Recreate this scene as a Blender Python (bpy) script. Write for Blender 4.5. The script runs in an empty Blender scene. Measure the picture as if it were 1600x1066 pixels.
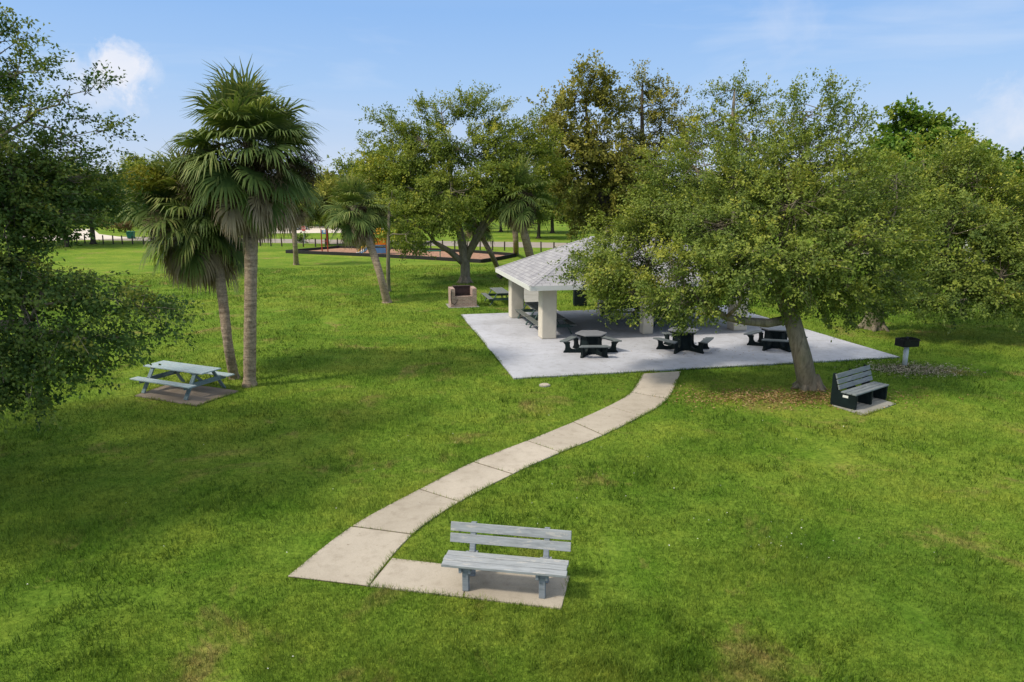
import bpy, math, random
import numpy as np
from mathutils import Vector, Matrix, Euler
R = math.radians
rng = np.random.default_rng(7)
random.seed(7)
sc = bpy.context.scene
COL = sc.collection

# ------------------------------------------------------------------ survey
CAM_H, PITCH, FPX = 5.9, R(11.8), 1067.0
def ray(px, py):
    a = (px - 800) / FPX; b = (533 - py) / FPX
    return Vector((a, b * math.sin(PITCH) + math.cos(PITCH), b * math.cos(PITCH) - math.sin(PITCH)))
def gp(px, py, h=0.0):
    d = ray(px, py); t = (h - CAM_H) / d.z
    return Vector((d.x * t, d.y * t, h))
def at(px, py, z):
    return Vector((0, 0, CAM_H)) + ray(px, py) * z
PAD0 = Vector((0.06, 21.99, 0)); PA = R(12.0)
PU = Vector((math.cos(PA), math.sin(PA), 0)); PV = Vector((-math.sin(PA), math.cos(PA), 0))
def pad(u, v, z=0.0):
    p = PAD0 + PU * u + PV * v; p.z = z; return p

# ------------------------------------------------------------------ materials
def newmat(name):
    m = bpy.data.materials.new(name); m.use_nodes = True
    nt = m.node_tree; bs = nt.nodes['Principled BSDF']
    return m, nt, bs
def nd(nt, t, **kw):
    n = nt.nodes.new(t)
    for k, v in kw.items(): setattr(n, k, v)
    return n
def ramp(nt, stops):
    r = nd(nt, 'ShaderNodeValToRGB'); e = r.color_ramp.elements
    while len(e) > 1: e.remove(e[-1])
    e[0].position = stops[0][0]; e[0].color = (*stops[0][1], 1)
    for p, c in stops[1:]:
        x = e.new(p); x.color = (*c, 1)
    return r
def noise(nt, scale, detail=3, rough=.55, vec=None, dist=0.0):
    n = nd(nt, 'ShaderNodeTexNoise'); n.inputs['Scale'].default_value = scale
    n.inputs['Detail'].default_value = detail; n.inputs['Roughness'].default_value = rough
    n.inputs['Distortion'].default_value = dist
    if vec is not None: nt.links.new(vec, n.inputs['Vector'])
    return n
def mixc(nt, fac, a, b, mode='MIX'):
    m = nd(nt, 'ShaderNodeMix', data_type='RGBA', blend_type=mode)
    for sock, v in ((m.inputs[0], fac), (m.inputs[6], a), (m.inputs[7], b)):
        if hasattr(v, 'node'): nt.links.new(v, sock)
        elif isinstance(v, (int, float)): sock.default_value = v
        else: sock.default_value = (*v, 1)
    return m.outputs[2]
def bump(nt, bs, h, strength=.3, dist=.02):
    b = nd(nt, 'ShaderNodeBump'); b.inputs['Strength'].default_value = strength
    b.inputs['Distance'].default_value = dist
    nt.links.new(h, b.inputs['Height']); nt.links.new(b.outputs[0], bs.inputs['Normal'])
def coords(nt, which='Object', scale=(1, 1, 1)):
    tc = nd(nt, 'ShaderNodeTexCoord'); mp = nd(nt, 'ShaderNodeMapping')
    mp.inputs['Scale'].default_value = scale
    nt.links.new(tc.outputs[which], mp.inputs['Vector']); return mp.outputs[0]
def simple(name, c, rough=.6, var=.25, scale=8, metal=0, spec=.35, stretch=(1, 1, 1), bmp=.15, dark=None):
    m, nt, bs = newmat(name)
    v = coords(nt, 'Object', stretch)
    n = noise(nt, scale, 5, .6, v)
    d = dark or tuple(x * (1 - var) for x in c); l = tuple(min(1, x * (1 + var)) for x in c)
    r = ramp(nt, [(.28, d), (.5, c), (.74, l)]); nt.links.new(n.outputs['Fac'], r.inputs[0])
    nt.links.new(r.outputs[0], bs.inputs['Base Color'])
    bs.inputs['Roughness'].default_value = rough; bs.inputs['Metallic'].default_value = metal
    bs.inputs['Specular IOR Level'].default_value = spec
    n2 = noise(nt, scale * 6, 3, .6, v)
    bump(nt, bs, n2.outputs['Fac'], bmp, .01)
    return m
def concrete(name, c, stain, joint=None, tint2=None):
    m, nt, bs = newmat(name)
    g = nd(nt, 'ShaderNodeNewGeometry').outputs['Position']
    a = noise(nt, .55, 5, .65, g, .4); b = noise(nt, 3.5, 6, .7, g); f = noise(nt, 60, 3, .7, g)
    r = ramp(nt, [(.3, stain), (.52, c), (.75, tuple(min(1, x * 1.09) for x in c))])
    nt.links.new(a.outputs['Fac'], r.inputs[0])
    r2 = ramp(nt, [(.25, (.72, .70, .67)), (.5, (1, 1, 1)), (.8, (1.0, 1.0, 1.0))]); nt.links.new(b.outputs['Fac'], r2.inputs[0])
    x = mixc(nt, .8, r.outputs[0], r2.outputs[0], 'MULTIPLY')
    r3 = ramp(nt, [(.3, (.82, .82, .82)), (.6, (1.04, 1.04, 1.04))]); nt.links.new(f.outputs['Fac'], r3.inputs[0])
    x = mixc(nt, .7, x, r3.outputs[0], 'MULTIPLY')
    isl = nd(nt, 'ShaderNodeNewGeometry').outputs['Random Per Island']; ri = ramp(nt, [(0, (.88, .88, .87)), (1, (1.05, 1.05, 1.06))]); nt.links.new(isl, ri.inputs[0])
    x = mixc(nt, 1, x, ri.outputs[0], 'MULTIPLY')
    sp = noise(nt, 9, 2, .5, g); r4 = ramp(nt, [(.24, (.45, .42, .38)), (.31, (1, 1, 1))]); nt.links.new(sp.outputs['Fac'], r4.inputs[0])
    x = mixc(nt, .6, x, r4.outputs[0], 'MULTIPLY')
    nt.links.new(x, bs.inputs['Base Color']); bs.inputs['Roughness'].default_value = .85
    bs.inputs['Specular IOR Level'].default_value = .2
    bump(nt, bs, f.outputs['Fac'], .25, .01)
    return m
def grass_colour(nt, far=False):
    g = nd(nt, 'ShaderNodeNewGeometry').outputs['Position']
    a = noise(nt, .16, 3, .55, g, .5); b = noise(nt, .75, 4, .6, g, .3); c = noise(nt, 3.2, 3, .6, g)
    A = ramp(nt, [(.34, (.128, .222, .026)), (.50, (.182, .278, .034)), (.66, (.235, .312, .044))])
    nt.links.new(a.outputs['Fac'], A.inputs[0])
    B = ramp(nt, [(.32, (.74, .86, .7)), (.5, (1, 1, 1)), (.68, (1.22, 1.08, 1.1))]); nt.links.new(b.outputs['Fac'], B.inputs[0])
    x = mixc(nt, 1, A.outputs[0], B.outputs[0], 'MULTIPLY')
    # worn, straw coloured patches
    w = noise(nt, .42, 5, .7, g, .6); W = ramp(nt, [(.57, (0, 0, 0)), (.70, (.85, .85, .85))]); nt.links.new(w.outputs['Fac'], W.inputs[0])
    x = mixc(nt, W.outputs[0], x, (.33, .255, .095))
    cc = ramp(nt, [(.3, (.72, .76, .72)), (.55, (1, 1, 1)), (.75, (1.2, 1.14, 1.1))]); nt.links.new(c.outputs['Fac'], cc.inputs[0])
    x = mixc(nt, .8, x, cc.outputs[0], 'MULTIPLY')
    c2 = noise(nt, 7.5, 4, .7, g, .5); C2 = ramp(nt, [(.34, (.60, .67, .58)), (.50, (1, 1, 1)), (.66, (1.25, 1.18, 1.18))]); nt.links.new(c2.outputs['Fac'], C2.inputs[0])
    x = mixc(nt, .85, x, C2.outputs[0], 'MULTIPLY')
    return x, g, w
def mat_ground():
    m, nt, bs = newmat('lawn_soil')
    x, g, w = grass_colour(nt)
    d = noise(nt, 14, 4, .7, g); D = ramp(nt, [(.3, (.55, .6, .5)), (.6, (1.1, 1.1, 1.05))]); nt.links.new(d.outputs['Fac'], D.inputs[0])
    x = mixc(nt, .85, x, D.outputs[0], 'MULTIPLY')
    # bare earth in the driest spots near the viewer
    e = noise(nt, .55, 5, .75, g, .3); E_ = ramp(nt, [(.66, (0, 0, 0)), (.76, (.8, .8, .8))]); nt.links.new(e.outputs['Fac'], E_.inputs[0])
    x = mixc(nt, E_.outputs[0], x, (.22, .16, .08))
    nt.links.new(x, bs.inputs['Base Color']); bs.inputs['Roughness'].default_value = .95
    bs.inputs['Specular IOR Level'].default_value = .05
    h = noise(nt, 9, 5, .8, g); bump(nt, bs, h.outputs['Fac'], .8, .08)
    return m
def mat_blades():
    m, nt, bs = newmat('grass_blades')
    x, g, w = grass_colour(nt)
    at_ = nd(nt, 'ShaderNodeAttribute', attribute_name='tone')
    T = ramp(nt, [(0, (.50, .58, .45)), (.5, (1.0, 1.0, 1)), (.85, (1.4, 1.3, 1.3)), (1, (2.0, 1.6, 2.0))]); nt.links.new(at_.outputs['Fac'], T.inputs[0])
    x = mixc(nt, 1, x, T.outputs[0], 'MULTIPLY')
    nt.links.new(x, bs.inputs['Base Color']); bs.inputs['Roughness'].default_value = .6
    bs.inputs['Specular IOR Level'].default_value = .2
    tr = nd(nt, 'ShaderNodeBsdfTranslucent'); nt.links.new(x, tr.inputs[0])
    mx = nd(nt, 'ShaderNodeMixShader'); mx.inputs[0].default_value = .3
    nt.links.new(bs.outputs[0], mx.inputs[1]); nt.links.new(tr.outputs[0], mx.inputs[2])
    nt.links.new(mx.outputs[0], nt.nodes['Material Output'].inputs[0])
    return m
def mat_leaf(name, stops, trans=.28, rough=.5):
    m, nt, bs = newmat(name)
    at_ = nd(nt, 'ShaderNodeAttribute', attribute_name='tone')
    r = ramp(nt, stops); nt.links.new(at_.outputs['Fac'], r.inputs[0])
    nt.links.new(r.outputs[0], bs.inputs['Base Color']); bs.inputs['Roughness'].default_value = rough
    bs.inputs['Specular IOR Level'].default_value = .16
    tr = nd(nt, 'ShaderNodeBsdfTranslucent')
    tc = mixc(nt, 1, r.outputs[0], (1.15, 1.15, .6), 'MULTIPLY'); nt.links.new(tc, tr.inputs[0])
    mx = nd(nt, 'ShaderNodeMixShader'); mx.inputs[0].default_value = trans
    nt.links.new(bs.outputs[0], mx.inputs[1]); nt.links.new(tr.outputs[0], mx.inputs[2])
    nt.links.new(mx.outputs[0], nt.nodes['Material Output'].inputs[0])
    return m
def mat_bark(name, c, dark, sx=6):
    m, nt, bs = newmat(name)
    v = coords(nt, 'Object', (sx, sx, 1.3)); n = noise(nt, 1.6, 6, .7, v, .6)
    r = ramp(nt, [(.3, dark), (.5, c), (.72, tuple(x * 1.35 for x in c))]); nt.links.new(n.outputs['Fac'], r.inputs[0])
    v2 = coords(nt, 'Object'); n2 = noise(nt, 1.1, 3, .5, v2); r2 = ramp(nt, [(.35, (.75, .8, .7)), (.65, (1.1, 1.08, 1.05))]); nt.links.new(n2.outputs['Fac'], r2.inputs[0])
    x = mixc(nt, 1, r.outputs[0], r2.outputs[0], 'MULTIPLY')
    nt.links.new(x, bs.inputs['Base Color']); bs.inputs['Roughness'].default_value = .9; bs.inputs['Specular IOR Level'].default_value = .1
    bump(nt, bs, n.outputs['Fac'], .8, .04)
    return m
def mat_palm_trunk():
    m, nt, bs = newmat('palm_trunk_bark')
    v = coords(nt, 'Object', (1.2, 1.2, 9)); n = noise(nt, 1.5, 5, .7, v, .5)
    r = ramp(nt, [(.3, (.17, .13, .09)), (.5, (.35, .275, .20)), (.7, (.48, .385, .285))]); nt.links.new(n.outputs['Fac'], r.inputs[0])
    w = coords(nt, 'Object'); n2 = noise(nt, 14, 4, .7, w); r2 = ramp(nt, [(.35, (.6, .6, .6)), (.6, (1.1, 1.08, 1.05))]); nt.links.new(n2.outputs['Fac'], r2.inputs[0])
    x = mixc(nt, 1, r.outputs[0], r2.outputs[0], 'MULTIPLY')
    nt.links.new(x, bs.inputs['Base Color']); bs.inputs['Roughness'].default_value = .95; bs.inputs['Specular IOR Level'].default_value = .1
    bump(nt, bs, n.outputs['Fac'], .9, .03); return m
def mat_wood(name, c, worn):
    m, nt, bs = newmat(name)
    v = coords(nt, 'Object', (1.2, 9, 9)); n = noise(nt, 3.2, 6, .65, v, .4)
    r = ramp(nt, [(.3, tuple(x * .72 for x in c)), (.5, c), (.72, tuple(x * 1.22 for x in c))]); nt.links.new(n.outputs['Fac'], r.inputs[0])
    v2 = coords(nt, 'Object', (2.0, 7, 7)); n2 = noise(nt, 1.7, 5, .7, v2, .3); f = ramp(nt, [(.57, (0, 0, 0)), (.63, (.9, .9, .9))]); nt.links.new(n2.outputs['Fac'], f.inputs[0])
    x = mixc(nt, f.outputs[0], r.outputs[0], worn)
    nt.links.new(x, bs.inputs['Base Color']); bs.inputs['Roughness'].default_value = .75; bs.inputs['Specular IOR Level'].default_value = .25
    bump(nt, bs, n.outputs['Fac'], .35, .008); return m
def mat_shingle():
    m, nt, bs = newmat('roof_shingle')
    uv = nd(nt, 'ShaderNodeUVMap')
    def brick(c1, c2, mor, bias):
        b = nd(nt, 'ShaderNodeTexBrick'); nt.links.new(uv.outputs[0], b.inputs['Vector'])
        b.inputs['Scale'].default_value = 1; b.inputs['Brick Width'].default_value = .34; b.inputs['Row Height'].default_value = .19
        b.inputs['Mortar Size'].default_value = .014; b.inputs['Mortar Smooth'].default_value = .3; b.inputs['Bias'].default_value = bias
        b.inputs['Color1'].default_value = (*c1, 1); b.inputs['Color2'].default_value = (*c2, 1); b.inputs['Mortar'].default_value = (*mor, 1)
        return b
    b = brick((.40, .395, .41), (.30, .297, .315), (.21, .205, .215), 0)
    n = noise(nt, 1.3, 4, .6, uv.outputs[0]); r = ramp(nt, [(.3, (.84, .84, .86)), (.65, (1.1, 1.1, 1.08))]); nt.links.new(n.outputs['Fac'], r.inputs[0])
    x = mixc(nt, 1, b.outputs['Color'], r.outputs[0], 'MULTIPLY')
    nt.links.new(x, bs.inputs['Base Color']); bs.inputs['Roughness'].default_value = .9; bs.inputs['Specular IOR Level'].default_value = .15
    bump(nt, bs, b.outputs['Fac'], -.5, .02); return m
def mat_brick():
    m, nt, bs = newmat('barbecue_brick')
    b = nd(nt, 'ShaderNodeTexBrick'); uv = nd(nt, 'ShaderNodeUVMap'); nt.links.new(uv.outputs[0], b.inputs['Vector'])
    b.inputs['Scale'].default_value = 1; b.inputs['Brick Width'].default_value = .215; b.inputs['Row Height'].default_value = .078
    b.inputs['Mortar Size'].default_value = .008
    b.inputs['Color1'].default_value = (.43, .29, .23, 1); b.inputs['Color2'].default_value = (.33, .21, .17, 1); b.inputs['Mortar'].default_value = (.5, .44, .39, 1)
    n = noise(nt, 3, 5, .7, uv.outputs[0]); r = ramp(nt, [(.3, (.7, .7, .7)), (.65, (1.15, 1.12, 1.1))]); nt.links.new(n.outputs['Fac'], r.inputs[0])
    x = mixc(nt, 1, b.outputs['Color'], r.outputs[0], 'MULTIPLY'); nt.links.new(x, bs.inputs['Base Color'])
    bs.inputs['Roughness'].default_value = .9; bump(nt, bs, b.outputs['Fac'], -.5, .01); return m

M = dict(
    cap=simple('ridge_cap_shingle', (.37, .365, .38), .9, .15, 6),
    ground=mat_ground(), blades=mat_blades(),
    pad=concrete('painted_concrete', (.50, .51, .55), (.43, .435, .465)),
    path=concrete('path_concrete', (.50, .44, .355), (.41, .355, .28)),
    slab=concrete('dirty_slab', (.30, .245, .19), (.20, .16, .12)),
    greyslab=concrete('grey_slab', (.36, .35, .31), (.27, .26, .22)),
    joint=simple('joint_dirt', (.075, .055, .03), .95, .5, 20),
    road=concrete('road_surface', (.36, .31, .26), (.29, .25, .21)),
    drive=concrete('driveway_surface', (.72, .64, .54), (.62, .54, .45)),
    mulch=simple('wood_chips', (.36, .20, .125), .95, .4, 3.0, bmp=.8),
    bench=mat_wood('bench_paint', (.325, .345, .355), (.46, .45, .42)),
    bench_leg=mat_wood('bench_leg_paint', (.235, .265, .29), (.36, .36, .36)),
    picnic=mat_wood('picnic_blue_paint', (.37, .46, .48), (.46, .45, .42)),
    picnic_leg=mat_wood('picnic_leg_paint', (.17, .235, .25), (.26, .28, .27)),
    oldwood=mat_wood('old_table_wood', (.15, .165, .155), (.24, .23, .21)),
    oldleg=mat_wood('old_table_leg', (.06, .10, .09), (.12, .14, .13)),
    dkplas=simple('dark_plastic', (.008, .015, .016), .6, .3, 6, spec=.15),
    greytop=simple('grey_plastic', (.20, .205, .215), .45, .15, 5, spec=.4),
    seatplas=simple('seat_plastic', (.145, .165, .165), .5, .2, 5, spec=.4),
    slat=mat_wood('recycled_slat', (.19, .215, .225), (.26, .27, .27)),
    white=simple('white_paint', (.74, .74, .72), .5, .05, 5),
    stucco=simple('cream_stucco', (.66, .605, .50), .9, .06, 3, bmp=.5),
    ceiling=simple('ceiling_board', (.13, .12, .11), .8, .1, 4),
    shingle=mat_shingle(), brick=mat_brick(),
    soot=simple('sooty_brick', (.055, .035, .032), .9, .5, 8),
    iron=simple('black_iron', (.012, .013, .014), .45, .4, 10, metal=.3),
    steel=simple('painted_post', (.55, .60, .60), .4, .08, 6),
    rubber=simple('black_rubber', (.016, .016, .017), .7, .3, 10),
    post=simple('weathered_post', (.062, .048, .04), .9, .35, 5),
    green=simple('bin_green', (.008, .16, .10), .45, .15, 4),
    red=simple('play_red', (.30, .045, .02), .45, .15, 4), orange=simple('play_orange', (.75, .22, .02), .4, .1, 4),
    yellow=simple('play_yellow', (.85, .42, .02), .4, .1, 4), blue=simple('play_blue', (.10, .24, .46), .4, .15, 4),
    signred=simple('faded_sign_red', (.55, .10, .11), .4, .1, 4),
    carpaint=simple('silver_grey_paint', (.20, .21, .22), .3, .08, 4, metal=.3), glass=simple('dark_glass', (.02, .025, .03), .1, .2, 4, spec=.6),
    roofgrey=simple('grey_roof', (.3, .28, .27), .9, .15, 3),
    bark=mat_bark('oak_bark', (.24, .205, .16), (.12, .10, .078)), darkbark=mat_bark('dark_bark', (.085, .07, .055), (.04, .033, .026)),
    twig=mat_bark('pale_twig', (.22, .19, .15), (.12, .10, .08)),
    palmbark=mat_palm_trunk(),
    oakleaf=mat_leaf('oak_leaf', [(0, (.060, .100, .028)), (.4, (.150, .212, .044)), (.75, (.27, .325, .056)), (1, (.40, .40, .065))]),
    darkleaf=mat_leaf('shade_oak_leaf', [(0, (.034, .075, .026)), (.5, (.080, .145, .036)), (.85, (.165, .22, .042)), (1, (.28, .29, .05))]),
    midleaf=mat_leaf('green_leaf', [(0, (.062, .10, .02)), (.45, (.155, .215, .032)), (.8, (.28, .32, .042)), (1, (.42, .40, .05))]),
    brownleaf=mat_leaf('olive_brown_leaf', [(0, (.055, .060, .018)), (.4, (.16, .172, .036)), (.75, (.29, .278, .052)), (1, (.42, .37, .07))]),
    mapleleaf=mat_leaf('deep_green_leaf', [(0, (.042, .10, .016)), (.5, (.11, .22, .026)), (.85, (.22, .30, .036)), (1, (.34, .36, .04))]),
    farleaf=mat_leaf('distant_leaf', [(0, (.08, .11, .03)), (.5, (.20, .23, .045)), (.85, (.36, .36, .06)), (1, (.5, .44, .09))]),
    frond=mat_leaf('palm_frond', [(0, (.036, .072, .024)), (.45, (.098, .160, .042)), (.8, (.20, .25, .065)), (1, (.34, .33, .12))], .25, .55),
    deadfrond=mat_leaf('dead_frond', [(0, (.12, .092, .06)), (.5, (.29, .225, .145)), (1, (.50, .40, .26))], .15, .7),
    stalk=mat_leaf('seed_stalk', [(0, (.05, .036, .024)), (1, (.20, .155, .10))], .1, .9),
    flower=mat_leaf('flower_spray', [(0, (.20, .22, .02)), (1, (.36, .34, .05))], .2, .7),
    litter=mat_leaf('dry_leaf', [(0, (.10, .06, .025)), (.6, (.30, .185, .07)), (1, (.5, .37, .18))], .05, .8),
    stones=mat_leaf('pale_stone', [(0, (.14, .125, .095)), (1, (.5, .45, .33))], 0, .9),
    clover=mat_leaf('clover_flower', [(0, (.6, .6, .5)), (1, (.8, .8, .72))], 0, .8),
    shrubleaf=mat_leaf('russet_shrub_leaf', [(0, (.05, .035, .012)), (.5, (.14, .09, .035)), (1, (.22, .17, .05))]),
)

# ------------------------------------------------------------------ mesh helpers
class MB:
    def __init__(s): s.v = []; s.f = []; s.uv = None
    def add(s, vs, fs):
        o = len(s.v); s.v += [tuple(x) for x in vs]; s.f += [tuple(i + o for i in f) for f in fs]; return s
    def box(s, c, d, rot=None):
        x, y, z = (q / 2 for q in d); m = rot.to_matrix() if isinstance(rot, Euler) else rot
        P = [Vector(p) for p in ((-x, -y, -z), (x, -y, -z), (x, y, -z), (-x, y, -z), (-x, -y, z), (x, -y, z), (x, y, z), (-x, y, z))]
        if m is not None: P = [m @ p for p in P]
        c = Vector(c)
        return s.add([p + c for p in P], [(0, 3, 2, 1), (4, 5, 6, 7), (0, 1, 5, 4), (1, 2, 6, 5), (2, 3, 7, 6), (3, 0, 4, 7)])
    def beam(s, a, b, w, h, up=(0, 0, 1)):
        a = Vector(a); b = Vector(b); d = (b - a); L = d.length; x = d.normalized(); y = Vector(up).cross(x)
        if y.length < 1e-4: y = Vector((0, 1, 0)).cross(x)
        y.normalize(); z = x.cross(y)
        return s.box((a + b) / 2, (L, w, h), Matrix((x, y, z)).transposed())
    def prism(s, poly, z0, z1):
        n = len(poly); P = [(p[0], p[1], z0) for p in poly] + [(p[0], p[1], z1) for p in poly]
        return s.add(P, [tuple(reversed(range(n))), tuple(range(n, 2 * n))] + [(i, (i + 1) % n, n + (i + 1) % n, n + i) for i in range(n)])
    def tube(s, pts, rad, n=8, cap=True):
        pts = [Vector(p) for p in pts]; vs = []; fs = []
        ref = Vector((0.31, .17, .93)).normalized()
        for i, p in enumerate(pts):
            t = (pts[min(i + 1, len(pts) - 1)] - pts[max(i - 1, 0)]).normalized()
            x = t.cross(ref)
            if x.length < .1: x = t.cross(Vector((1, 0, 0)))
            x.normalize(); y = t.cross(x); r = rad[i]
            for k in range(n):
                a = 2 * math.pi * k / n; vs.append(p + x * (r * math.cos(a)) + y * (r * math.sin(a)))
        for i in range(len(pts) - 1):
            for k in range(n):
                fs.append((i * n + k, i * n + (k + 1) % n, (i + 1) * n + (k + 1) % n, (i + 1) * n + k))
        if cap: fs += [tuple(reversed(range(n))), tuple(range((len(pts) - 1) * n, len(pts) * n))]
        return s.add(vs, fs)
    def build(s, name, mat, parent=None, bevel=0, smooth=False, loc=None, rotz=None):
        me = bpy.data.meshes.new(name); me.from_pydata(s.v, [], s.f); me.validate(); me.update()
        import bmesh
        bm = bmesh.new(); bm.from_mesh(me); bmesh.ops.recalc_face_normals(bm, faces=bm.faces); bm.to_mesh(me); bm.free()
        if smooth:
            for p in me.polygons: p.use_smooth = True
        o = bpy.data.objects.new(name, me); COL.objects.link(o); me.materials.append(mat)
        if parent is not None: o.parent = parent
        if loc is not None: o.location = loc
        if rotz is not None: o.rotation_euler = (0, 0, rotz)
        if bevel:
            b = o.modifiers.new('bevel', 'BEVEL'); b.width = bevel; b.segments = 2; b.limit_method = 'ANGLE'
        return o
def tag(o, label=None, cat=None, group=None, kind=None):
    if label: o['label'] = label
    if cat: o['category'] = cat
    if group: o['group'] = group
    if kind: o['kind'] = kind
    return o
def thing(name, label, cat, loc=(0, 0, 0), rz=0.0, group=None):
    o = bpy.data.objects.new(name, None); COL.objects.link(o); o.empty_display_size = .2
    o.location = loc; o.rotation_euler = (0, 0, rz); return tag(o, label, cat, group)
def dup(root, loc, rz, label=None, group=None, scale=None):
    r = root.copy(); COL.objects.link(r); r.location = loc; r.rotation_euler = (0, 0, rz)
    if scale: r.scale = scale
    if label: r['label'] = label
    if group: r['group'] = group
    for ch in list(root.children):
        c = ch.copy(); COL.objects.link(c); c.parent = r
        for g in ch.children:
            d = g.copy(); COL.objects.link(d); d.parent = c
    return r
def raw_mesh(name, verts, nper, mat, parent=None, tone=None, smooth=False):
    """verts (N*nper,3) : N separate faces of nper corners"""
    n = len(verts) // nper
    me = bpy.data.meshes.new(name)
    me.vertices.add(len(verts)); me.vertices.foreach_set('co', np.ascontiguousarray(verts, np.float32).ravel())
    me.loops.add(n * nper); me.loops.foreach_set('vertex_index', np.arange(n * nper, dtype=np.int32))
    me.polygons.add(n); me.polygons.foreach_set('loop_start', np.arange(0, n * nper, nper, dtype=np.int32))
    me.update(calc_edges=True)
    if tone is not None:
        a = me.attributes.new('tone', 'FLOAT', 'POINT'); a.data.foreach_set('value', np.repeat(np.clip(tone, 0, 1), nper).astype(np.float32))
    me.materials.append(mat)
    o = bpy.data.objects.new(name, me); COL.objects.link(o)
    if parent is not None: o.parent = parent
    return o
def unit(a): return a / np.maximum(np.linalg.norm(a, axis=1, keepdims=True), 1e-6)
def leaf_quads(pos, dirs, nrm, L, W):
    d = unit(dirs); s = unit(np.cross(nrm, d)); L = L[:, None]; W = W[:, None]
    up = unit(np.cross(d, s))
    a = pos; b = pos + d * L * .45 + s * W + up * W * .35; c = pos + d * L; e = pos + d * L * .45 - s * W + up * W * .35
    return np.stack([a, b, c, e], 1).reshape(-1, 3)

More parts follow.
